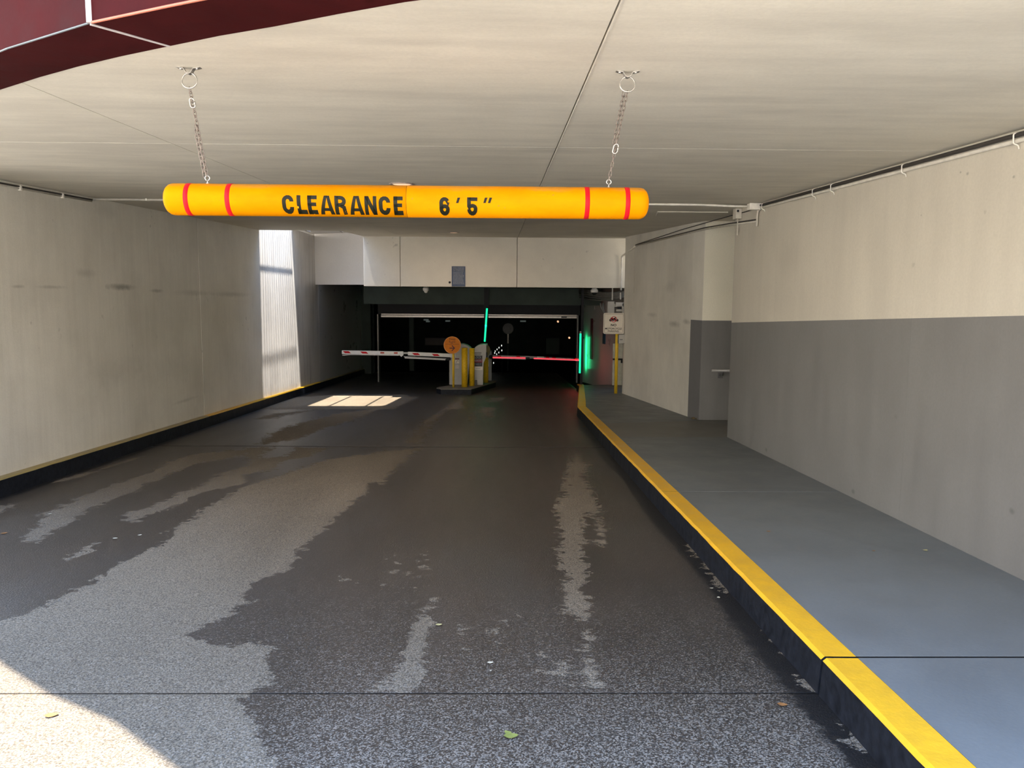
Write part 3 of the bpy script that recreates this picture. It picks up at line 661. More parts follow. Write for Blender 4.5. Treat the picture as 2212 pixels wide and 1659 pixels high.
def pipe(name, pts, r, mat, parent, n=8, rad=.05): mb = MB(); mb.tube(rounded(pts, rad), r, n); return mb.out(name, mat, parent, True)
YP = 8.70
cdt = thing('ceiling_conduit', (0, YP, zc(YP)), 'thin white conduit crossing the ceiling behind the yellow bar', 'conduit')
pipe('tube', [(XL+.02, YP, zc(YP)-.016), (2.2, YP, zc(YP)-.016), (2.55, YP-.02, zc(YP)-.03), (2.74, YP-.03, zc(YP)-.035)], .0125, M_condw, cdt)
for x in (-3.9, -2.6, -1.0, .4, 1.6):
    mb = MB(); mb.box(x-.012, x+.012, YP-.028, YP+.028, zc(YP)-.030, zc(YP)-.004, bev=.003); mb.out('clip', M_condw, cdt)
jb = thing('junction_box', (2.8, YP-.05, zc(YP)-.06), 'white junction box where the ceiling meets the right wall', 'junction box')
mb = MB(); mb.box(2.735, 2.865, YP-.12, YP-.01, zc(YP)-.075, zc(YP)-.005, bev=.006); mb.out('box', M_condw, jb)
mb = MB(); mb.box(2.742, 2.858, YP-.126, YP-.12, zc(YP)-.07, zc(YP)-.01, bev=.002); mb.out('cover', M_condw, jb)
# right wall corner conduit: dark cable over pale conduit
rc = thing('wall_conduit', (XR-.02, 5, zc(5)-.05), 'dark cable and pale conduit along the top of the right wall', 'conduit')
pipe('cable', [(XR-.022, 2.4, zc(2.4)-.030), (XR-.022, YP-.1, zc(YP-.1)-.028)], .013, M_condb, rc)
pipe('tube', [(XR-.018, 2.4, zc(2.4)-.062), (XR-.018, YP-.1, zc(YP-.1)-.056), (XR-.02, YP-.02, zc(YP)-.09), (XR-.02, YP-.02, zc(YP)-.25)], .0125, M_cond, rc)
for (px, py) in ((2198, 290), (1955, 350), (1800, 394), (1760, 407), (1650, 437)):
    p = atx(px, py, XR-.02); y = p.y
    mb = MB(); mb.tube(rounded([(XR-.004, y, zc(y)-.012), (XR-.042, y, zc(y)-.022), (XR-.040, y, zc(y)-.075), (XR-.012, y, zc(y)-.084), (XR-.004, y, zc(y)-.105)], .01), .0045, 6); mb.out('clip', M_condw, rc, True)
# conduits over the alcove to the header
oc = thing('long_conduit', (2.8, 12, 2.5), 'pair of thin conduits running from the junction box to the header corner', 'conduit')
def onw(px, py, off=.02):
    """point on the rear concrete wall"""
    n = Vector((c2[1]-c1[1], -(c2[0]-c1[0]), 0)).normalized(); d = n.x*(c1[0]-off) + n.y*c1[1]
    return plane(px, py, (n.x, n.y, 0), d)
s0 = atx(1640, 477, XR-.02); s1 = onw(1523, 495); s2 = onw(1373, 531)
zm = s0.z + (s1.z-s0.z)*(9.6-8.72)/(s1.y-8.72)
pipe('tube', [(XR-.02, YP-.02, s0.z), (XR-.02, 9.6, zm), s1, s2], .0115, M_cond, oc)
pipe('cable', [Vector((XR-.02, YP-.02, s0.z)) + Vector((0, 0, .022)), Vector((XR-.02, 9.6, zm+.022)), s1 + Vector((0, 0, .022)), s2 + Vector((0, 0, .020))], .007, M_condb, oc)
e0 = atx(1630, 452, XR-.02); e1 = atx(1583, 466, XR-.02)
pipe('cable', [e0, onw(1525, 481), onw(1470, 497), s2 + Vector((0, -.2, .02))], .006, M_condb, oc)
dn = onw(1368, 535, .025); 
pipe('tube', [s2, dn, Vector((dn.x-.02, 16.56, dn.z-.1)), Vector((dn.x-.02, 16.56, HZ-.05))], .02, M_condw, oc)
pipe('tube', [s2 + Vector((.03, -.05, 0)), dn + Vector((.045, -.05, -.03)), Vector((dn.x+.03, dn.y-.05, HZ-.15))], .012, M_cond, oc)
jb2 = thing('junction_box', (XR-.03, 9.4, 2.45), 'small grey switch box at the end of the right wall', 'junction box')
p = atx(1582, 465, XR-.03)
mb = MB(); mb.box(XR-.075, XR-.002, 9.30, 9.42, p.z-.07, p.z+.06, bev=.006); mb.out('box', M_cond, jb2)
mb = MB(); mb.lathe([(.014, 0), (.014, .004), (.003, .006)], (XR-.05, 9.299, p.z+.02), 12, (0, -1, 0)); mb.out('knockout', M_black, jb2)
pipe('tube', [Vector((XR-.03, 9.36, p.z-.07)), Vector((XR-.03, 9.36, p.z-.26))], .008, M_cond, jb2)
# left wall top conduit
lc = thing('wall_conduit', (XL+.02, 7, zc(7)-.03), 'thin dark cable along the top of the left wall', 'conduit')
pipe('cable', [(XL+.014, 5.9, zc(5.9)-.03), (XL+.014, YP-.02, zc(YP)-.026)], .008, M_condb, lc)
pipe('tube', [(XL+.012, 6.2, zc(6.2)-.052), (XL+.012, YP-.02, zc(YP)-.044)], .006, M_cond, lc)
for y in (6.6, 7.4, 8.1):
    mb = MB(); mb.box(XL+.001, XL+.028, y-.012, y+.012, zc(y)-.065, zc(y)-.015, bev=.003); mb.out('clip', M_condw, lc)

# ------------------------------------------------------------------ clearance bar
YB = 3.25
bl = aty(358, 430.5, YB); br = aty(1400, 440, YB); RB = .0645
ctr = (bl + br)/2; axd = (br - bl).normalized(); Lb = (br-bl).length
bar = thing('clearance_bar', tuple(ctr), 'yellow hanging tube with red bands lettered CLEARANCE 6\'5"', 'clearance bar')
def bar_prof(a, b, r0, cap_a=False, cap_b=False):
    pr = []
    if cap_a: pr += [(r0*math.sin(t)*.999+1e-4, a + .034*(1-math.cos(t))) if False else (r0*(1-(1-u)**2.6)**(1/2.6)+1e-4, a + .045*u) for u in (0, .02, .06, .14, .28, .5, .75)]
    pr += [(r0, a + (.045 if cap_a else 0)), (r0, b - (.045 if cap_b else 0))]
    if cap_b: pr += [(r0*(1-(1-u)**2.6)**(1/2.6)+1e-4, b - .045*u) for u in (.75, .5, .28, .14, .06, .02, 0)]
    return pr
mid = (aty(881, 437, YB) - bl).dot(axd)
mb = MB(); mb.lathe(bar_prof(0, mid-.0008, RB, True, False), bl, 64, axd); mb.out('tube_half', M_bar, bar, True)
mb = MB(); mb.lathe(bar_prof(mid+.0008, Lb, RB, False, True), bl, 64, axd); mb.out('tube_half', M_bar, bar, True)
mb = MB(); mb.lathe([(RB*.985, mid-.004), (RB*.985, mid+.004)], bl, 48, axd); mb.out('inner_sleeve', M_dark, bar, True)
for px in (400, 490, 1269.5, 1357):
    s = (aty(px, 437, YB-RB) - (bl+Vector((0, -RB, 0)))).dot(axd)
    mb = MB(); mb.lathe([(RB+.0002, s-.0095), (RB+.0009, s-.0094), (RB+.0009, s+.0094), (RB+.0002, s+.0095)], bl, 64, axd); mb.out('reflective_band', M_red, bar, True)
def arc(cx, cy_, rx, ry, a0, a1, n=7):
    return [(cx + rx*math.cos(math.radians(a0 + (a1-a0)*i/n)), cy_ + ry*math.sin(math.radians(a0 + (a1-a0)*i/n))) for i in range(n+1)]
def stroke(path, t):
    """flat ribbon of width t along a 2D path"""
    P = [np.array(p, float) for p in path]; q = [P[0]]
    for p in P[1:]:
        if np.hypot(*(p-q[-1])) > 1e-3: q.append(p)
    P = q; L = []; Rr = []
    for i, p in enumerate(P):
        d0 = P[i]-P[i-1] if i else P[1]-P[0]; d1 = P[i+1]-P[i] if i < len(P)-1 else d0
        d0 = d0/np.hypot(*d0); d1 = d1/np.hypot(*d1); n0 = np.array([-d0[1], d0[0]]); n1 = np.array([-d1[1], d1[0]])
        m = n0+n1; m = m/np.hypot(*m); k = t/2/max(.5, m@n0); L.append(p+m*k); Rr.append(p-m*k)
    return [[L[i], Rr[i], Rr[i+1], L[i+1]] for i in range(len(P)-1)]
def glyph(ch, w, h, t):
    a = t/2; Rx = w-a; rx = w/2-a; ry = min(rx*1.1, h*.24)
    bowl_t = arc(w/2, h-a-ry, rx, ry, 90, 180); 
    if ch == 'C': return stroke([(Rx, h*.645)] + arc(w/2, h-a-ry, rx, ry, 0, 180) + arc(w/2, a+ry, rx, ry, 180, 360) + [(Rx, h*.355)], t)
    if ch == 'L': return stroke([(a, h), (a, 0)], t) + stroke([(0, a), (w, a)], t)
    if ch == 'E': return stroke([(a, h), (a, 0)], t) + stroke([(0, a), (w, a)], t) + stroke([(0, h-a), (w, h-a)], t) + stroke([(0, h*.51), (w*.92, h*.51)], t*.92)
    if ch == 'A': return [[(0, 0), (t*1.02, 0), (w/2+t*.12, h), (w/2-t*.68, h)], [(w, 0), (w-t*1.02, 0), (w/2-t*.12, h), (w/2+t*.68, h)], [(w*.2, h*.17), (w*.8, h*.17), (w*.74, h*.32), (w*.26, h*.32)]]
    if ch == 'R': return stroke([(a, h), (a, 0)], t) + stroke([(a, h-a), (w*.45, h-a)] + arc(w*.5, h-a-h*.2, Rx-w*.5, h*.2, 90, -90) + [(a, h-a-h*.4)], t*.95) + stroke([(w*.5, h*.48), (Rx-t*.1, h*.36), (Rx, h*.2), (Rx+t*.1, 0)], t*.95)
    if ch == 'N': return stroke([(a, h), (a, 0)], t*.92) + stroke([(Rx, h), (Rx, 0)], t*.92) + [[(0, h), (t*1.05, h), (w, 0), (w-t*1.05, 0)]]
    if ch == '6': return stroke([(Rx, h*.70)] + arc(w/2, h-a-ry, rx, ry, 0, 180) + arc(w/2, a+ry, rx, ry, 180, 360) + arc(w/2, h*.60-a-ry*.8, rx, ry*.8, 0, 180), t)
    if ch == '5': return stroke([(w, h-a), (a, h-a)], t) + stroke([(a, h), (a, h*.46)], t) + stroke([(a, h*.50)] + arc(w/2, h*.63-a-ry*.7, rx, ry*.7, 150, 0) + arc(w/2, a+ry, rx, ry, 0, -180) + [(a, h*.32)], t)
def bar_text(ch, pxa, pxb, pya, pyb, t):
    wpx, hpx = pxb-pxa, pyb-pya; bm = bmesh.new()
    for quad in glyph(ch, wpx, hpx, t):
        vv = [bm.verts.new((p[0]/wpx, p[1]/hpx, 1)) for p in quad]
        f_ = bm.faces.new(vv)
        f_.normal_update()
        if f_.normal.z < 0: f_.normal_flip()
    for k in range(1, 14):
        bmesh.ops.bisect_plane(bm, geom=bm.verts[:]+bm.edges[:]+bm.faces[:], plane_co=(0, k/14, 0), plane_no=(0, 1, 0))
    ya = YB - RB*.98
    P0 = aty(pxa, (pya+pyb)/2, ya); P1 = aty(pxb, (pya+pyb)/2, ya)
    zt = aty((pxa+pxb)/2, pya, ya).z; zb = aty((pxa+pxb)/2, pyb, ya).z
    s0 = (P0-bl).dot(axd); s1 = (P1-bl).dot(axd); cz = (bl + axd*((s0+s1)/2)).z
    out = []
    for v in bm.verts:
        c = bl + axd*(s0 + v.co.x*(s1-s0)); zz = (zb-cz) + v.co.y*(zt-zb); th = math.asin(max(-.99, min(.99, zz/RB)))
        r = RB + .0008
        out.append(c + Vector((0, -r*math.cos(th), r*math.sin(th))))
    bm.verts.index_update(); fs2 = [[v.index for v in f.verts] for f in bm.faces]; bm.free()
    o = link('lettering', out, fs2, M_decal, bar)
    return o
# word set letter by letter, condensed heavy capitals
WORD = [('C', 609, 634), ('L', 641, 662), ('E', 664, 684.5), ('A', 690, 721), ('R', 722.5, 747.5), ('A', 754, 785), ('N', 787, 813.5), ('C', 818, 843), ('E', 850, 870)]
for i, (ch, a, b) in enumerate(WORD):
    t = i/8; bar_text(ch, a, b, 421.5 + t*3.0, 460 + t*2.5, 8.3)
bar_text('6', 949, 971, 426, 463.5, 7.9); bar_text('5', 1009, 1031, 426.5, 463.5, 7.9)
def tick(px0, px1, slant=5):
    ya = YB - RB; k = slant
    pts = [aty(px0+4.6, 438.5, ya), aty(px0-.6, 438.5, ya), aty(px0+2.8, 427, ya), aty(px1+.6, 427, ya)]
    vs = []
    for p in pts:
        c = bl + axd*((p-bl).dot(axd)); dz = p.z - c.z; th = math.asin(dz/RB); r = RB+.001
        vs += [c + Vector((0, -r*math.cos(th), r*math.sin(th))), c + Vector((0, -(r-.0008)*math.cos(th), (r-.0008)*math.sin(th)))]
    return link('lettering', vs, [(0, 2, 4, 6), (7, 5, 3, 1), (0, 1, 3, 2), (2, 3, 5, 4), (4, 5, 7, 6), (6, 7, 1, 0)], M_decal, bar)
tick(985.5, 993.5); tick(1044.5, 1052.5); tick(1054.5, 1062.5)
def ring_pts(c, rx, rz, u, w, n=20): return [Vector(c) + Vector(u)*rx*math.cos(2*math.pi*k/n) + Vector(w)*rz*math.sin(2*math.pi*k/n) for k in range(n)]
eyes = []
for px, py in ((448, 386, ), (1315, 396)):
    c = aty(px, py, YB); s = (c-bl).dot(axd); base = bl + axd*s + Vector((0, 0, RB))
    ctrr = Vector((base.x, YB, base.z + .018 + .004))
    mb = MB(); mb.tube([ctrr + Vector((.0095*math.sin(a), 0, -.0095*math.cos(a))) for a in np.linspace(.15, 6.0, 16)], .0022, 8)
    mb.tube([base, ctrr + Vector((0, 0, -.0085))], .0024, 8); mb.lathe([(.0055, 0), (.0055, .004), (.003, .005)], base - Vector((0, 0, .001)), 8)
    mb.out('eye_bolt', M_galv, bar, True); eyes.append(ctrr + Vector((0, 0, .0095)))

# hanging chains
def stadium(c, d, nrm, L, wd_, n=6):
    d = Vector(d).normalized(); nrm = Vector(nrm).normalized(); a = L/2 - wd_; out = []
    for k in range(n+1): t = -math.pi/2 + math.pi*k/n; out.append(Vector(c) + d*(a + wd_*math.cos(t)) + nrm*wd_*math.sin(t))
    for k in range(n+1): t = math.pi/2 + math.pi*k/n; out.append(Vector(c) + d*(-a + wd_*math.cos(t)) + nrm*wd_*math.sin(t))
    return out
def chain(anchor, eye, dbl, quick, label, grp='chains holding the clearance bar'):
    t = thing('hanging_chain', tuple(anchor), label, 'chain', grp)
    z = zc(anchor.y)
    # mounting plate with bent strap
    mb = MB(); w = .036
    pr = [(-w-.012, 0), (-w, -.003), (-w*.55, -.006), (-.010, -.022), (0, -.026), (.010, -.022), (w*.55, -.006), (w, -.003), (w+.012, 0)]
    lo = []
    for x, dz in pr: lo += [(anchor.x+x, anchor.y-.012, z+dz-.001), (anchor.x+x, anchor.y+.012, z+dz-.001), (anchor.x+x, anchor.y+.012, z+dz+.003), (anchor.x+x, anchor.y-.012, z+dz+.003)]
    fc = []
    for i in range(len(pr)-1):
        for k in range(4): fc.append((i*4+k, i*4+(k+1) % 4, i*4+4+(k+1) % 4, i*4+4+k))
    fc += [(0, 1, 2, 3), tuple(len(pr)*4-1-k for k in range(4))]
    mb.add(lo, fc); mb.out('mounting_strap', M_galv, t)
    for sx in (-1, 1):
        mb = MB(); mb.lathe([(.006, .001), (.006, -.004), (.003, -.0055)], (anchor.x+sx*(w-.004), anchor.y, z-.003), 10); mb.out('bolt_head', M_galv, t, True)
    RR = .0305; rcn = Vector((anchor.x, anchor.y, z - .020 - RR))
    mb = MB(); mb.tube(ring_pts(rcn, RR, RR, (1, 0, 0), (0, .12, 1), 28), .0030, 8, closed=True); mb.out('ring', M_galv, t, True)
    st = rcn + Vector((0, 0, -RR+.002)); en = eye + Vector((0, 0, -.004)); v = en - st; L = v.length; d = v.normalized()
    pitch = .0190; n = int(round(L/pitch)); pitch = L/n
    proto = {}
    for strand in range(2):
        for i in range(n):
            f = (i+.5)/n
            if strand == 1 and not (dbl[0] <= f <= dbl[1]): continue
            off = Vector((0, 0, 0))
            if strand == 1:
                u = (f-dbl[0])/(dbl[1]-dbl[0]); off = Vector((.0125 if dbl[2] > 0 else -.0125, .004, 0))*min(1, 4*min(u if dbl[0] > 0 else 1, (1-u) if dbl[1] < 1 else 1)+.3)
            c = st + v*f + off; key = (i + strand) % 2
            side_ = d.orthogonal(); ax = Vector((1, .25, 0)) if key else Vector((.35, 1, 0)); nr = (ax - d*ax.dot(d)).normalized()
            if key not in proto:
                mb = MB(); mb.tube(stadium((0, 0, 0), d, nr, pitch*1.42, .0052, 4), .00165, 5, closed=True)
                me = bpy.data.meshes.new('link'); me.from_pydata([Vector(q) for q in mb.v], [], mb.f); me.materials.append(M_chain)
                for p_ in me.polygons: p_.use_smooth = True
                proto[key] = me
            o = bpy.data.objects.new('link', proto[key]); COL.objects.link(o); o.parent = t; o.location = c - Vector(t['o'])
    c = st + v*quick
    mb = MB(); mb.tube(stadium(c + Vector((0, -.004, 0)), d, (1, 0, 0), .038, .0095, 8), .0026, 8, closed=True); mb.tube([c + d*-.006 + Vector((.0095, -.004, 0)), c + d*.006 + Vector((.0095, -.004, 0))], .0042, 8); mb.out('quick_link', M_galv, t, True)
aL = ceilp(408, 146); aR = ceilp(1356, 154)
aL = Vector((aL.x, aL.y, 0)); aR = Vector((aR.x, aR.y, 0))
chain(aL, eyes[0], (.42, 1.0, -1), .17, 'zinc chain from ceiling ring to left end of yellow bar')
chain(aR, eyes[1], (.0, .66, -1), .64, 'zinc chain from ceiling ring to right end of yellow bar')

# ------------------------------------------------------------------ notice on the header, cameras
a = aty(975.5, 575, 16.55); b = aty(1005, 619, 16.55)
nb = thing('notice_board', ((a.x+b.x)/2, 16.57, b.z), 'faded dark blue notice of small print on the header', 'sign')
mb = MB(); mb.box(a.x, b.x, 16.575, 16.598, b.z, a.z, bev=.002); mb.out('board', M_blue, nb)
rows = 13; hh = (a.z-b.z)
rl = random.Random(3)
for i, w in enumerate(('PUBLIC PARKING', 'ALL VEHICLES ENTER', 'AT OWN RISK')):
    z1 = a.z - hh*(.06 + i*.075); letters(w, M_grytext, nb, a.x+.03, b.x-.03, z1-hh*.05, z1, 16.575, bold=.01)
mb = MB()
for i in range(9):   # blocks of print too small and faded to read
    z1 = a.z - hh*(.30 + i*.068); x = a.x+.03
    while x < b.x-.05:
        ww = rl.uniform(.012, .03); mb.box(x, min(x+ww, b.x-.03), 16.573, 16.576, z1-hh*.032, z1); x += ww + .008
tag(mb.out('small_print', M_grytext, nb), kind='stuff')
mb = MB(); p = aty(971.5, 610, 16.6); mb.lathe([(.012, 0), (.024, .012), (.024, .02), (.015, .03)], (p.x, 16.60, p.z), 14, (0, -1, 0)); tag(mb.out('sensor_knob', M_black), 'small dark round knob on the header left of the blue notice', 'sensor')
for px, py, r, lab in ((920, 622, .07, 'white dome fixture under the header left of the gate island'), (1284, 622, .085, 'white dome camera under the header near the right wall')):
    c = aty(px, py, 17.6 if px < 1000 else 17.0); c.z = HZ + .02
    t = thing('dome_camera', tuple(c), lab, 'camera')
    zt = HZ if px > 1000 else HZ+.02
    zt = min(zt, HZ+.02)
    mb = MB(); mb.lathe([(r*.7, .0), (r*.75, -.03), (r, -.035), (r, -.085), (r*.8, -.10)], (c.x, c.y, zt), 24); mb.out('housing', M_white, t, True)
    mb = MB(); mb.lathe([(r*.72, -.095), (r*.6, -.125), (r*.35, -.145), (.002, -.152)], (c.x, c.y, zt), 24); mb.out('dome', M_domeglass if px > 1000 else M_white, t, True)

# ------------------------------------------------------------------ motorcycle sign
pb = side(1330, 850); YSn = pb.y
sg = thing('parking_sign', tuple(pb), 'white square NO MOTORCYCLE PARKING sign on a yellow pole', 'sign')
mb = MB(); mb.tube([(pb.x, YSn, pb.z), (pb.x + .0, YSn, aty(1330, 676, YSn).z - .05)], .034, 16); mb.out('post', M_poly, sg, True)
a = aty(1304, 676, YSn-.05); b = aty(1347.5, 721.5, YSn-.05); w = b.x-a.x; h = a.z-b.z
bm = bmesh.new()
def rrect(x0, x1, z0, z1, r, k=5):
    out = []
    for cx, cz, t0 in ((x1-r, z1-r, 0), (x0+r, z1-r, 90), (x0+r, z0+r, 180), (x1-r, z0+r, 270)):
        for i in range(k+1): t = math.radians(t0 + 90*i/k); out.append((cx + r*math.cos(t), cz + r*math.sin(t)))
    return out
mb = MB(); mb.prism(rrect(a.x, b.x, b.z, a.z, .03), YSn-.052, YSn-.046, axis='y'); mb.out('sign_plate', M_signw, sg)
def border(x0, x1, z0, z1, r, t, y, mat, parent, name='border'):
    o = rrect(x0, x1, z0, z1, r); i = rrect(x0+t, x1-t, z0+t, z1-t, max(.002, r-t)); n = len(o)
    vs = [(p[0], y, p[1]) for p in o] + [(p[0], y, p[1]) for p in i]; return link(name, vs, [(k, (k+1) % n, n+(k+1) % n, n+k) for k in range(n)], mat, parent)
border(a.x+.018, b.x-.018, b.z+.018, a.z-.018, .02, .006, YSn-.0535, simple('brown_border', (.22, .17, .14), .5), sg)
fx = lambda u: a.x + w*u; fz = lambda v: a.z - h*v
letters('NO', M_blkink, sg, fx(.36), fx(.63), fz(.635), fz(.515), YSn-.052, bold=.03)
letters('MOTORCYCLE', M_blkink, sg, fx(.085), fx(.89), fz(.79), fz(.70), YSn-.052, bold=.015)
letters('PARKING', M_blkink, sg, fx(.22), fx(.75), fz(.91), fz(.825), YSn-.052, bold=.015)
def disc_ring(cx, cz, r0, r1, y, mat, parent, name, n=24):
    vs = [(cx + r*math.cos(2*math.pi*k/n), y, cz + r*math.sin(2*math.pi*k/n)) for r in (r0, r1) for k in range(n)]
    return link(name, vs, [(k, (k+1) % n, n+(k+1) % n, n+k) for k in range(n)], mat, parent)
cx, cz_ = fx(.50), fz(.30)
for u in (.335, .665): disc_ring(fx(u), fz(.345), .010, .026, YSn-.0532, M_blkink, sg, 'motorcycle_wheel'); disc_ring(fx(u), fz(.345), .0005, .009, YSn-.0532, M_ink, sg, 'motorcycle_wheel')
mb = MB(); mb.prism([(fx(.33), fz(.25)), (fx(.36), fz(.22)), (fx(.46), fz(.25)), (fx(.60), fz(.20)), (fx(.63), fz(.23)), (fx(.57), fz(.27)), (fx(.64), fz(.34)), (fx(.52), fz(.37)), (fx(.42), fz(.37)), (fx(.36), fz(.32))], YSn-.0535, YSn-.0525, axis='y'); mb.out('motorcycle_body', M_blkink, sg)
disc_ring(cx, cz_, .050, .062, YSn-.0545, M_red, sg, 'prohibition_ring')
mb = MB(); mb.prism([(cx-.045, cz_+.032), (cx-.035, cz_+.042), (cx+.045, cz_-.032), (cx+.035, cz_-.042)], YSn-.0545, YSn-.0538, axis='y'); mb.out('prohibition_bar', M_red, sg)

# ------------------------------------------------------------------ services bundle beside the header on the right
sv = thing('service_conduits', (2.3, 17.5, 1.5), 'bundle of curved grey conduits under the soffit at right', 'conduit')
m_gcond = simple('grey_conduit', (.17, .165, .15), .5)
for k, (dy, r) in enumerate(((0, .030), (5.5, .026), (11, .024), (17, .022), (23, .018))):
    pts = [aty(1352, 631+dy*.45, 16.9), aty(1318, 634+dy*.55, 17.1), aty(1296, 632+dy*.75, 17.6), aty(1275, 628+dy*.8, 18.4), aty(1252, 626+dy*.7, 19.6)]
    pipe('tube', pts, r, m_gcond, sv, rad=.25)
for k in (0, 1):
    pipe('tube', [aty(1303-k*6, 655, 17.2), aty(1302-k*4, 664, 17.2), aty(1307, 680, 17.2), aty(1309, 700, 17.2)], .02, m_gcond, sv, rad=.1)
for px, y0, y1 in ((1322.5, 622, 648), (1340, 632, 647)):
    mb = MB(); p = aty(px, y0, 16.9); q = aty(px, y1, 16.9); mb.box(p.x-.012, p.x+.012, 16.85, 16.9, q.z, min(p.z, HZ)); mb.out('hanger_strap', M_cond, sv)
def pbox(name, mat, parent, px0, px1, py0, py1, y, dep, bev=.006):
    a = aty(px0, py0, y); b = aty(px1, py1, y); mb = MB(); mb.box(a.x, b.x, y, y+dep, b.z, a.z, bev=bev); return mb.out(name, mat, parent)
sp = thing('speaker_bracket', (2.5, 16.6, 1.3), 'beige boxed bracket on the wall above the motorcycle sign', 'bracket')
pbox('box', M_cab, sp, 1313, 1327, 651, 678, 16.6, .12); pbox('box', M_cond, sp, 1330, 1348, 653, 662, 16.62, .1); pbox('arm', M_cond, sp, 1324, 1334, 656, 663, 16.66, .05)
pbox('box', M_cond, sp, 1344, 1349, 655, 690, 16.62, .1); pbox('recess', M_black, sp, 1334, 1342.5, 663.5, 668, 16.63, .02); pbox('box', M_cond, sp, 1331, 1344, 668, 673, 16.63, .1)
cb = thing('control_box', (2.6, 16.1, .9), 'grey control box on the wall right of the sign pole', 'box')
pbox('box', M_cab, cb, 1337, 1351, 723, 742, 15.9, .10); pbox('latch', M_black, cb, 1339, 1345, 733, 734.3, 15.89, .012, .001); pbox('side_panel', M_bluep, cb, 1335, 1337, 724, 742, 15.92, .08, .001)
b2 = thing('junction_box', (2.75, 16.5, 1.7), 'beige junction box at the lower right corner of the header', 'junction box')
pbox('box', M_cond, b2, 1356, 1366.5, 627, 638, 16.45, .1); pbox('cover', M_cond, b2, 1357, 1365.5, 628, 637, 16.44, .01, .001)
# signs and strips on the rear side wall
def onw3(px, py, off=.0):
    n = Vector((B3[1]-A3[1], -(B3[0]-A3[0]), 0)).normalized(); d = n.x*(A3[0]-off) + n.y*A3[1]; return plane(px, py, (n.x, n.y, 0), d)
def wplate(name, mat, px0, px1, py0, py1, label, cat, th=.02):
    """plate lying on the slanting rear side wall"""
    p0 = onw3(px0, (py0+py1)/2, .004); p1 = onw3(px1, (py0+py1)/2, .004)
    z1 = onw3((px0+px1)/2, py0, .004).z; z0 = onw3((px0+px1)/2, py1, .004).z
    n = Vector((B3[1]-A3[1], -(B3[0]-A3[0]), 0)).normalized()*-th
    P = [(p0.x, p0.y), (p1.x, p1.y), (p1.x+n.x, p1.y+n.y), (p0.x+n.x, p0.y+n.y)]
    mb = MB(); mb.prism(P, z0, z1); return tag(mb.out(name, mat), label, cat)
wplate('height_marker', M_redp, 1276.5, 1280.5, 688, 776, 'tall narrow dark red strip on the shadowed side wall', 'marker')
wplate('blue_sign', M_bluep, 1303, 1308, 719, 743, 'small blue sign seen edge-on below the motorcycle sign', 'sign')
wplate('wall_tag', M_cab, 1262.5, 1265.5, 651, 661, 'small pale wall tag nearest the gate post', 'tag')
wplate('wall_tag', M_cab, 1282, 1285, 657, 668, 'small pale wall tag left of the beige bracket', 'tag')

# ------------------------------------------------------------------ gate island
YI = 18.2
isl = thing('gate_island', (-.6, 19, zr(19)), 'low concrete island with dark curb carrying the gate machines', 'island', kind='structure')
top = lambda y: zr(y) + .125
def itop(px, py): return plane(px, py, (0, S_, 1), -CAMZ + .125)
ip = [itop(943, 838), itop(952, 840.5), itop(1018, 840.5), itop(1028, 838), itop(1071, 825.5), itop(1071, 822), itop(1000, 828), itop(948, 836)]
poly = [(p.x, p.y) for p in ip]
mb = MB(); mb.prism(poly, [zr(p[1])-.03 for p in poly], [top(p[1])-.012 for p in poly]); mb.out('curb_side', M_blk, isl)
mb = MB(); mb.prism(poly, [top(p[1])-.0119 for p in poly], [top(p[1]) for p in poly]); mb.out('island_top', simple('island_concrete', (.20, .17, .13), .7, var=.2, vs=5, bumpy=.3), isl)
def standing(px, py):   # a point on the island top
    p = itop(px, py); p.z = top(p.y); return p
# bollards
for (px, py, ptop, r, lab) in ((1003.5, 836, 751, .070, 'yellow sleeved bollard at the front of the island'), (1019.5, 833.5, 752, .062, 'yellow sleeved bollard just right of the front one')):
    p = standing(px, py); zt = aty(px, ptop, p.y).z
    t = thing('bollard', tuple(p), lab, 'bollard', 'yellow bollards on the gate island')
    mb = MB(); mb.lathe([(r, 0), (r, zt-p.z-.03)], p, 24); mb.out('sleeve', M_bol, t, True)
    mb = MB(); mb.lathe([(r+.002, zt-p.z-.032), (r+.001, zt-p.z-.012), (r*.8, zt-p.z-.002), (.002, zt-p.z)], p, 24); mb.out('cap', M_bol, t, True)
p = standing(1049, 826.5); t = thing('bollard', tuple(p), 'shadowed yellow bollard at the rear of the island behind the kiosk', 'bollard', 'yellow bollards on the gate island')
zt = aty(1049, 772, p.y).z
mb = MB(); mb.lathe([(.07, 0), (.07, zt-p.z-.03)], p, 24); mb.out('sleeve', M_bol, t, True)
mb = MB(); mb.lathe([(.072, zt-p.z-.032), (.07, zt-p.z-.01), (.002, zt-p.z)], p, 24); mb.out('cap', M_bol, t, True)
# keep right sign
p = standing(979.5, 837); ys = p.y
ks = thing('keep_right_sign', tuple(p), 'round orange Keep Right arrow sign on a yellow pole', 'sign')
mb = MB(); mb.tube([p, (p.x, ys, aty(979, 748, ys).z)], .026, 14); mb.out('post', M_poly, ks, True)
c = aty(977, 745.5, ys-.04); rs = .2
mb = MB(); mb.lathe([(rs, 0), (rs, .006)], (c.x, ys-.034, c.z), 48, (0, -1, 0)); mb.out('sign_disc', M_orange, ks)
disc_ring(c.x, c.z, rs-.010, rs-.003, ys-.0415, simple('peach_rim', (.75, .40, .16), .5), ks, 'rim', 48)
u = rs/18.7
def sx(px): return c.x + (px-977)*u
def sz(py): return c.z - (py-745.5)*u
letters('Keep', M_ink2, ks, sx(970.5), sx(984), sz(736), sz(730), ys-.0405, bold=.02)
letters('Right', M_ink2, ks, sx(970), sx(983.5), sz(742.5), sz(735.8), ys-.0405, bold=.02)
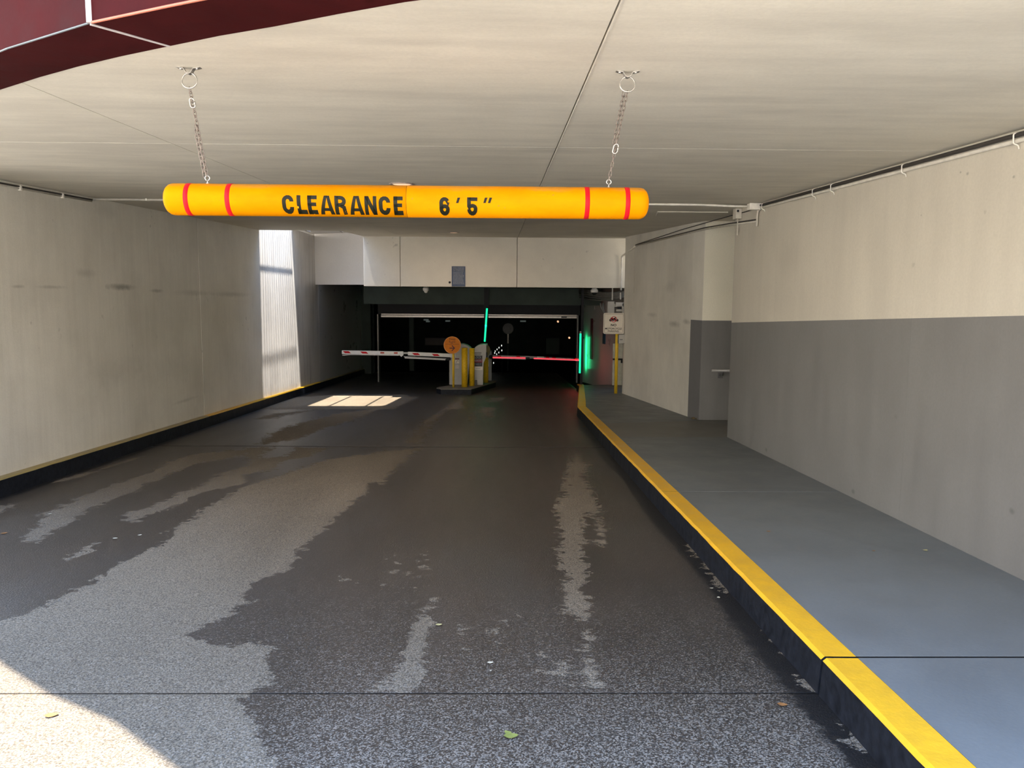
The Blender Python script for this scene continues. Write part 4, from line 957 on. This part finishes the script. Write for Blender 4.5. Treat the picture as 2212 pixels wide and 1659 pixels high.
mb = MB(); mb.box(sx(962), sx(992), ys-.042, ys-.0405, sz(744.0), sz(743.1)); mb.out('dividing_line', M_ink2, ks)
mb = MB(); mb.prism([(sx(971), sz(751.2)), (sx(979.5), sz(751.2)), (sx(975.2), sz(746.5)), (sx(977.4), sz(746.0)), (sx(983), sz(752)), (sx(977), sz(758.3)), (sx(975), sz(757.6)), (sx(979.6), sz(753)), (sx(971), sz(753))], ys-.043, ys-.0405, axis='y'); mb.out('arrow', M_ink, ks)
# first gate machine
p = standing(985, 835.5); y0 = 18.72
m1 = thing('barrier_machine', (p.x, y0, p.z), 'light grey barrier cabinet with rounded top behind the orange sign', 'barrier machine')
L0 = aty(970.5, 835, y0); R0 = aty(1012, 835, y0); zb = top(y0)
def cz(py, y=None): return aty(1000, py, y or y0).z
prof = [(L0.x, zb), (aty(996, 830, y0).x, zb), (R0.x-.03, zb), (R0.x+.06, cz(752)), (aty(1014, 748, y0).x, cz(749)), (aty(1009, 745.5, y0).x, cz(745.6)), (aty(1001, 744, y0).x, cz(743.2)), (aty(990, 743.5, y0).x, cz(743.2)), (L0.x+.11, cz(752)), (L0.x+.04, cz(770)), (L0.x, cz(780))]
mb = MB(); mb.prism(prof, y0, y0+.34, axis='y', bev=.008); mb.out('cabinet', M_cab, m1)
def mpl(name, mat, x0, x1, ya, yb, parent, y, th=.004): 
    a = aty(x0, ya, y); b = aty(x1, yb, y); mb = MB(); mb.box(a.x, b.x, y-th, y, b.z, a.z); return mb.out(name, mat, parent)
mpl('red_stripe', M_redp, 983, 992, 774, 776.5, m1, y0); 
mpl('label_plate', M_signw, 983, 992, 777.5, 785, m1, y0); mpl('label_plate', simple('pale_sticker', (.6, .56, .5), .5), 983, 992, 788, 796.5, m1, y0)
mpl('hub_plate', M_cond, 983, 985.5, 765, 772, m1, y0, .03)
mb = MB(); A = aty(985, 784, y0-.005); B = aty(989, 779, y0-.005); mb.tube([A, (A.x+.02, A.y, B.z-.01), B, (B.x+.015, B.y, B.z-.02)], .004, 5); mb.out('pictogram', M_blkink, m1)
# ticket kiosk with printed notices
p = standing(1037, 831.5); y1 = p.y
m2 = thing('ticket_kiosk', (p.x, y1, p.z), 'grey ticket kiosk with black LOCK notice and sloping round top', 'kiosk')
X = lambda px: aty(px, 790, y1).x
Z = lambda py: aty(1035, py, y1).z
prof = [(X(1023), top(y1)), (X(1043.5), top(y1)), (X(1044.5), Z(784)), (X(1050), Z(772)), (X(1050.5), Z(744.5)), (X(1045), Z(743.6)), (X(1038), Z(744.3)), (X(1032), Z(746.5)), (X(1027.5), Z(749.5)), (X(1023.5), Z(754)), (X(1022), Z(760)), (X(1022), Z(790))]
mb = MB(); mb.prism(prof, y1, y1+.3, axis='y', bev=.006); mb.out('cabinet', M_cab, m2)
mpl('notice_panel', M_blkink, 1024, 1041.8, 768, 791.3, m2, y1); mpl('red_band', simple('dim_red_ink', (.22, .02, .03), .5), 1024, 1041.8, 776, 783.2, m2, y1, .0048)
mpl('white_plate', M_signw, 1024, 1042, 792.5, 799, m2, y1)
for w_, a_, b_, t_, u_, mm in (('LOCK', 1025.2, 1040, 769.2, 774.4, M_grytext), ('REMOVE', 1025.2, 1040, 777, 781, M_grytext), ('TAKE IT', 1025.2, 1040, 784.6, 788.8, M_grytext)):
    letters(w_, mm, m2, X(a_), X(b_), Z(u_), Z(t_), y1-.005, bold=.02)
mpl('print_line', simple('grey_print', (.12, .12, .11), .5), 1024.5, 1040, 761.3, 763, m2, y1); mpl('print_line', simple('grey_print', (.12, .12, .11), .5), 1026, 1039, 764.5, 766, m2, y1)
mpl('print_line', M_grytext, 1026, 1040, 794.2, 795, m2, y1, .005); mpl('print_line', M_grytext, 1028, 1038, 796.2, 797, m2, y1, .005)
mpl('intake_slot', M_black, 1050.3, 1052.8, 761, 771, m2, y1+.02, .02)
mb = MB(); q = aty(1027, 824, y1-.05); mb.box(q.x-.05, q.x+.04, y1-.09, y1-.002, top(y1-.05), q.z+.03, bev=.005); mb.out('foot_box', simple('dark_grey_box', (.10, .10, .10), .5), m2)
# back of a round sign behind the kiosk
pr = standing(1043, 827.5); yr = 19.62
rsn = thing('round_sign', (pr.x, yr, top(yr)), 'round sign seen from behind, rising over the ticket kiosk', 'sign')
c = aty(1043.5, 757, yr); mb = MB(); mb.lathe([(.185, 0), (.185, .006)], (c.x, yr-.01, c.z), 40, (0, -1, 0)); mb.out('sign_disc', simple('olive_sign_back', (.20, .15, .06), .5), rsn)
mb = MB(); mb.tube([(c.x, yr+.02, top(yr)), (c.x, yr+.02, c.z)], .025, 12); mb.out('post', M_poly, rsn, True)
# second barrier machine
y2 = 20.2
m3 = thing('barrier_machine', (aty(1057, 825, y2).x, y2, top(y2)), 'narrow grey barrier cabinet at the rear end of the island', 'barrier machine')
a = aty(1052.5, 758.5, y2); b = aty(1062, 826, y2)
mb = MB(); mb.box(a.x, b.x, y2, y2+.35, top(y2), a.z, bev=.008); mb.out('cabinet', simple('mid_grey_cabinet', (.30, .29, .28), .45, var=.05), m3)
mpl('label_plate', M_signw, 1053, 1056.3, 777, 792, m3, y2)
mb = MB(); q = aty(1060, 771, y2-.03); mb.lathe([(.05, 0), (.05, .04), (.02, .06)], (q.x, y2-.0, q.z), 16, (0, -1, 0)); mb.out('hub', M_black, m3)

# ------------------------------------------------------------------ barrier arms
YA = 18.45
arm = thing('boom_barrier', tuple(aty(972, 768, YA)), 'white lowered barrier arm with red slanted markings, left lane', 'barrier')
def armbox(name, x0, x1, t0, b0, t1, b1, y, dep, mat, parent):
    """bar whose top and bottom edges run between two heights"""
    a = aty(x0, t0, y); b = aty(x0, b0, y); c_ = aty(x1, t1, y); d = aty(x1, b1, y)
    mb = MB(); mb.prism([(b.x, b.z), (d.x, d.z), (c_.x, c_.z), (a.x, a.z)], y, y+dep, axis='y', bev=.003); return mb.out(name, mat, parent)
armbox('outer_boom', 738.5, 871, 757, 764.6, 759.2, 767.8, YA, .06, M_white, arm)
armbox('edge_strip', 756, 861, 765.0, 766.9, 766.9, 768.6, YA+.005, .05, M_cab, arm)
armbox('edge_strip', 739.5, 757, 766.2, 768.6, 764.9, 766.9, YA+.005, .05, M_cab, arm)
armbox('hinge_block', 871, 882, 760.8, 764.6, 760.9, 765.0, YA+.005, .05, M_cab, arm)
mb = MB(); a = aty(863, 768, YA); b = aty(870, 768, YA); cc = aty(867, 771, YA); mb.prism([(a.x, a.z), (b.x, b.z), (cc.x, cc.z)], YA+.01, YA+.05, axis='y'); mb.out('hinge_bracket', M_white, arm)
armbox('inner_boom', 881, 977, 759.8, 767.6, 764.4, 772.2, YA, .06, M_white, arm)
armbox('lower_rail', 872, 966, 769.2, 771.0, 774.5, 775.8, YA+.01, .03, M_cab, arm)
armbox('lower_rail', 874, 962, 771.6, 774, 776.2, 778.2, YA+.01, .03, M_white, arm)
mpl('pivot_block', M_black, 964, 974, 773, 778, arm, YA+.03, .05)
def chev(x0, t0, y, parent, w=13, hgt=4.4, sl=7):
    P = [aty(x0, t0, y), aty(x0+w, t0+.3, y), aty(x0+w+sl-2, t0+hgt+.3, y), aty(x0+sl-2, t0+hgt, y)]
    mb = MB(); mb.prism([(q.x, q.z) for q in P], y-.003, y-.0005, axis='y'); return mb.out('red_marking', M_red, parent)
chev(740.3, 758.4, YA, arm); chev(778, 759.3, YA, arm); chev(890, 762.5, YA, arm); chev(932.5, 764.6, YA, arm)
mpl('end_reflector', simple('brick_red_tape', (.42, .05, .02), .4), 821.5, 830, 760.4, 763.8, arm, YA, .003); mpl('end_reflector', simple('brick_red_tape', (.42, .05, .02), .4), 851, 859, 760.8, 764.2, arm, YA, .003)
mpl('label_plate', M_signw, 830.5, 850.5, 761, 763.8, arm, YA, .003)
YA2 = 20.1
arm2 = thing('boom_barrier', tuple(aty(1066, 775, YA2)), 'grey lowered barrier arm with glowing red strips, right lane', 'barrier')
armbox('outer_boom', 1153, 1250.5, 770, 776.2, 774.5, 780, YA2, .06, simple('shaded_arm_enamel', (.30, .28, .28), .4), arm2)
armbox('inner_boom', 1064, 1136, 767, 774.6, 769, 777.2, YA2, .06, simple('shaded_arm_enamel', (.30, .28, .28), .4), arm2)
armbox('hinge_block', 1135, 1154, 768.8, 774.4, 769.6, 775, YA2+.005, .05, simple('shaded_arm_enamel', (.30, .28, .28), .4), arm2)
mpl('hinge_gap', M_black, 1135.5, 1144, 772, 776, arm2, YA2, .01)
armbox('light_strip', 1064.5, 1135, 771.2, 773.6, 772.2, 774.6, YA2-.012, .01, M_redled, arm2)
armbox('light_strip', 1153, 1250.5, 773.0, 775.3, 776.8, 779.0, YA2-.012, .01, M_redled, arm2)
for x0, t0 in ((1074, 768.0), (1115, 768.7), (1178, 771), (1192, 771.6), (1238, 774.2)): chev(x0, t0, YA2, arm2, 8, 2.4, 3)
mpl('label_plate', M_signw, 1160, 1175, 770.2, 772.8, arm2, YA2-.014, .003)
# raised green arm
def tubeled(name, mat, parent, pa, pb, y, r, n=10):
    mb = MB(); mb.tube([aty(*pa, y), aty(*pb, y)], r, n); return mb.out(name, mat, parent, True)
yg = 19.35
ga = thing('raised_boom', tuple(aty(1047.5, 745, yg)), 'slim barrier arm raised upright and glowing green at the island', 'barrier')
tubeled('light_tube', M_greenc, ga, (1052, 666), (1047, 738), yg, .022)
tubeled('back_rail', M_black, ga, (1053.5, 664), (1049, 744), yg+.05, .028)
tubeled('arm_socket', M_cab, ga, (1050.5, 742), (1050.5, 747), yg+.03, .035)
# gate post at right with green strip
gp = aty(1257, 836, 18.5)
gpt = thing('gate_post', (gp.x, 18.5, zs(18.5)), 'black post at the right lane edge carrying a bright green light strip', 'post')
mb = MB(); a = aty(1254.8, 700, 18.55); b = aty(1260, 700, 18.55); mb.box(a.x, b.x, 18.5, 18.62, zs(18.6)-.05, HZ+.02, bev=.004); mb.out('post', M_black, gpt)
tubeled('light_tube', M_greenc, gpt, (1254, 720.5), (1252.3, 806), 18.44, .024)
tubeled('tube_cap', M_alum, gpt, (1254.1, 715.5), (1254, 720.3), 18.44, .022)
mb = MB(); q = aty(1253, 730, 18.44); mb.box(q.x-.02, q.x+.10, 18.455, 18.5, q.z-.02, q.z+.02); mb.out('mounting_bracket', M_black, gpt)
q = onw3(1259, 762, .10)
light('green_wall_glow', 'AREA', tuple(q), 3.0, (.02, 1, .35), (1, .16, 0), shape='RECTANGLE', size=.05, size_y=.9)  # extra lamp close to the side wall, standing in for the tube's glow
q = aty(1049, 702, yg); light('green_arm_glow', 'AREA', (q.x, yg-.03, q.z), .8, (.02, 1, .35), (0, -.3, -1), shape='DISK', size=.1)
q = aty(1240, 778, YA2); light('red_strip_glow', 'AREA', (q.x, YA2-.05, q.z), 1.0, (1, .05, .08), (1, -.6, 0), shape='DISK', size=.1)
# far interior bits
fs = thing('round_sign', tuple(aty(1098, 790, 27)), 'dim grey round sign on a pole deep inside the garage', 'sign')
c = aty(1097.5, 710, 27); mb = MB(); mb.lathe([(.19, 0), (.19, .01)], (c.x, 27, c.z), 32, (0, -1, 0)); mb.out('sign_disc', simple('dim_sign_back', (.11, .11, .11), .5), fs)
mb = MB(); mb.tube([(c.x, 27.03, aty(1098, 742, 27).z), (c.x, 27.03, c.z)], .028, 10); mb.out('post', simple('pale_pole', (.6, .57, .5), .5), fs, True)
mb = MB(); mb.tube([(c.x, 27.03, zr(27)), (c.x, 27.03, aty(1098, 742, 27).z)], .028, 10); mb.out('post', M_beam, fs, True)
st = [(1083.5, 746.5), (1078, 751), (1084, 757), (1073.8, 754.8), (1069.8, 758.5), (1077.6, 761.5), (1068.6, 762.5), (1073, 765), (1066.2, 784)]
STL = ['topmost and rightmost white glowing stud of the upper row', 'second white glowing stud from the top, upper row', 'rightmost white glowing stud of the lower row', 'third white glowing stud down the upper row', 'fourth white glowing stud down the upper row', 'second white glowing stud from the right, lower row', 'fifth white glowing stud down the upper row', 'lowest white glowing stud just above the red arm', 'lone white glowing stud below the red barrier arm']
for i, (px, py) in enumerate(st):
    q = aty(px, py, 24.5 + (1084-px)*.12)
    mb = MB(); mb.box(q.x-.014, q.x+.014, q.y, q.y+.03, q.z-.025, q.z+.025, bev=.005); tag(mb.out('reflector_stud', M_refl), STL[i], 'reflector', 'rising double row of white studs')
# the rack that carries them
rk = MB(); 
for row in ((st[0], st[4]), (st[2], st[7])):
    A = aty(*row[0], 24.5+(1084-row[0][0])*.12); B = aty(*row[1], 24.5+(1084-row[1][0])*.12); rk.tube([A + Vector((.02, .05, 0)), B + Vector((0, .05, 0))], .012, 6)
A = aty(1066.2, 784, 24.5+17.8*.12); rk.tube([A + Vector((0, .05, -.8)), A + Vector((0, .05, .45))], .012, 6)
rk.tube([aty(1083.5, 746.5, 24.55) + Vector((.02, .05, -1.6)), aty(1083.5, 746.5, 24.55) + Vector((.02, .05, .02))], .012, 6)
tag(rk.out('stud_rail', M_black), 'black rail frame holding the white studs', 'rail')
for px, py, lab in ((1204.5, 695, 'tiny amber lamp high inside the dark garage'), (1229, 730, 'tiny amber lamp lower right inside the dark garage')):
    q = aty(px, py, 31); t = thing('amber_lamp', tuple(q), lab, 'light')
    mb = MB(); mb.lathe([(.01, 0), (.045, .02), (.03, .05), (.002, .06)], q, 12, (.5, -.8, .3)); mb.out('lens', M_amber, t, True)
    mb = MB(); mb.box(q.x-.05, q.x+.05, 31.0, 31.08, q.z-.03, q.z+.03, bev=.005); mb.out('housing', M_black, t)
for px, py, w_, lab in ((920, 691, .10, 'faint pale fixture deep in the garage behind the left lane'), (924, 694.5, .08, 'second faint pale fixture just below the first'), (967, 693.5, .10, 'dim square fixture deep inside above the barrier arm'), (1130, 694, .12, 'dim pale box fixture deep inside near the round sign')):
    q = aty(px, py, 33); mb = MB(); mb.box(q.x-w_, q.x+w_, 33, 33.15, q.z-.03, q.z+.03, bev=.008); tag(mb.out('ceiling_fixture', simple('dim_fixture_lens', (.3, .33, .32), .4, emit=(.7, .85, .8), es=.05)), lab, 'fixture')

# handrail stub in the alcove
hr = thing('handrail', tuple(aty(1550, 800, 11.1)), 'grey handrail end on a bracket in the alcove', 'handrail')
a = aty(1537, 800.5, 11.25); b = aty(1572, 800.5, 11.25)
mb = MB(); mb.tube([a, (b.x+.5, 11.25, b.z)], .022, 14); mb.out('rail', simple('rail_steel', (.36, .36, .35), .4, .3), hr, True)
c = aty(1559, 805, 11.3); mb = MB(); mb.tube(rounded([(c.x, 11.25, a.z-.01), (c.x, 11.27, c.z-.03), (c.x, 11.372, c.z-.05)], .03), .014, 8); mb.out('bracket', simple('dark_bracket', (.12, .12, .12), .5), hr, True)
mb = MB(); mb.box(c.x-.04, c.x+.04, 11.355, 11.374, c.z-.09, c.z-.01, bev=.004); mb.out('wall_plate', simple('dark_bracket', (.12, .12, .12), .5), hr)

# ------------------------------------------------------------------ leaves and litter
def leaf(name, p, size, mat, ang, label, cat='leaf', curl=.25):
    n = 7; vs = []; fs = []
    for i in range(n):
        u = i/(n-1); wv = size*.36*math.sin(math.pi*min(1, u*.97+.02))**.8*(1+.15*math.sin(7*u))
        xx = (u-.5)*size; zz = .004 + curl*size*(u-.5)**2
        for k in (-1, 0, 1): vs.append((xx, k*wv, zz + (0 if k == 0 else .12*wv)))
    for i in range(n-1):
        for k in range(2): fs.append((i*3+k, i*3+k+1, i*3+3+k+1, i*3+3+k))
    ca, sa = math.cos(ang), math.sin(ang); sl = S_
    V = [(p.x + x*ca - y*sa, p.y + x*sa + y*ca, p.z + z - sl*(x*sa + y*ca)) for x, y, z in vs]
    return tag(link(name, V, fs, mat, smooth=True), label, cat)
ml1 = simple('dry_yellow_leaf', (.50, .45, .22), .6); ml2 = simple('pale_leaf', (.55, .52, .42), .6); ml3 = simple('green_leaf', (.24, .27, .07), .6); ml4 = simple('brown_leaf', (.30, .14, .05), .6)
for (px, py, s, m, a_, l, fn) in ((948, 1351, .034, ml1, .2, 'pale yellow leaf on the road beside the lower centre dry streak', road), (1059, 1433, .028, ml2, .1, 'small cream leaf flat on the wet road right of centre', road),
    (1104, 1592, .055, ml3, .1, 'crumpled green leaf on the coarse road near the bottom edge', road), (1097, 1585, .034, ml3, 2.3, 'second green leaf blade crossing the crumpled one', road), (1537, 1272, .024, ml2, .3, 'tiny pale leaf by the right gutter, upper of two', road), (1552, 1292, .026, ml2, 1.2, 'tiny pale leaf by the right gutter, lower of two', road),
    (1999, 1190, .035, ml1, .5, 'yellow leaf on the grey walkway by the right wall', side), (1887, 1191, .022, ml4, .2, 'dark leaf scrap on the grey walkway', side), (108, 1111, .03, ml2, .6, 'pale leaf at the tip of the upper left dry strip', road),
    (249, 1164, .035, ml2, .1, 'cream leaf on the dark wet road at left, left of a pair', road), (302, 1157, .03, ml2, 1.0, 'cream leaf on the dark wet road at left, right of a pair', road), (9, 1153, .045, ml4, .8, 'orange brown leaf at the far left of the road', road),
    (112, 1547, .05, ml4, .35, 'orange leaf strip lying in the sunlit corner of road', road), (1060, 1450, .012, ml2, 1., 'tiny cream crumb just below the cream leaf', road), (1690, 1524, .04, ml4, -.2, 'rusty leaf in the right gutter near the curb joint', road), (1262, 922, .05, ml4, .2, 'brown leaf in the far gutter near the curb bend', road), (1660, 1149, .03, ml4, .1, 'dark leaf scrap mid walkway', side)):
    p = fn(px, py); leaf('leaf', p, s, m, a_, l)
# debris at the foot of the alcove corner
p = side(1505, 905)
dbr = MB(); rr = random.Random(5)
for i in range(10):
    x, y = p.x + rr.uniform(-.06, .06), p.y + rr.uniform(-.05, .05); s = rr.uniform(.008, .022); dbr.box(x-s, x+s, y-s, y+s, zs(y)-.001, zs(y)+s*1.2, bev=s*.3)
tag(dbr.out('debris_pile', simple('brown_debris', (.16, .12, .06), .8)), 'little heap of brown debris at the alcove corner', 'debris', kind='stuff')
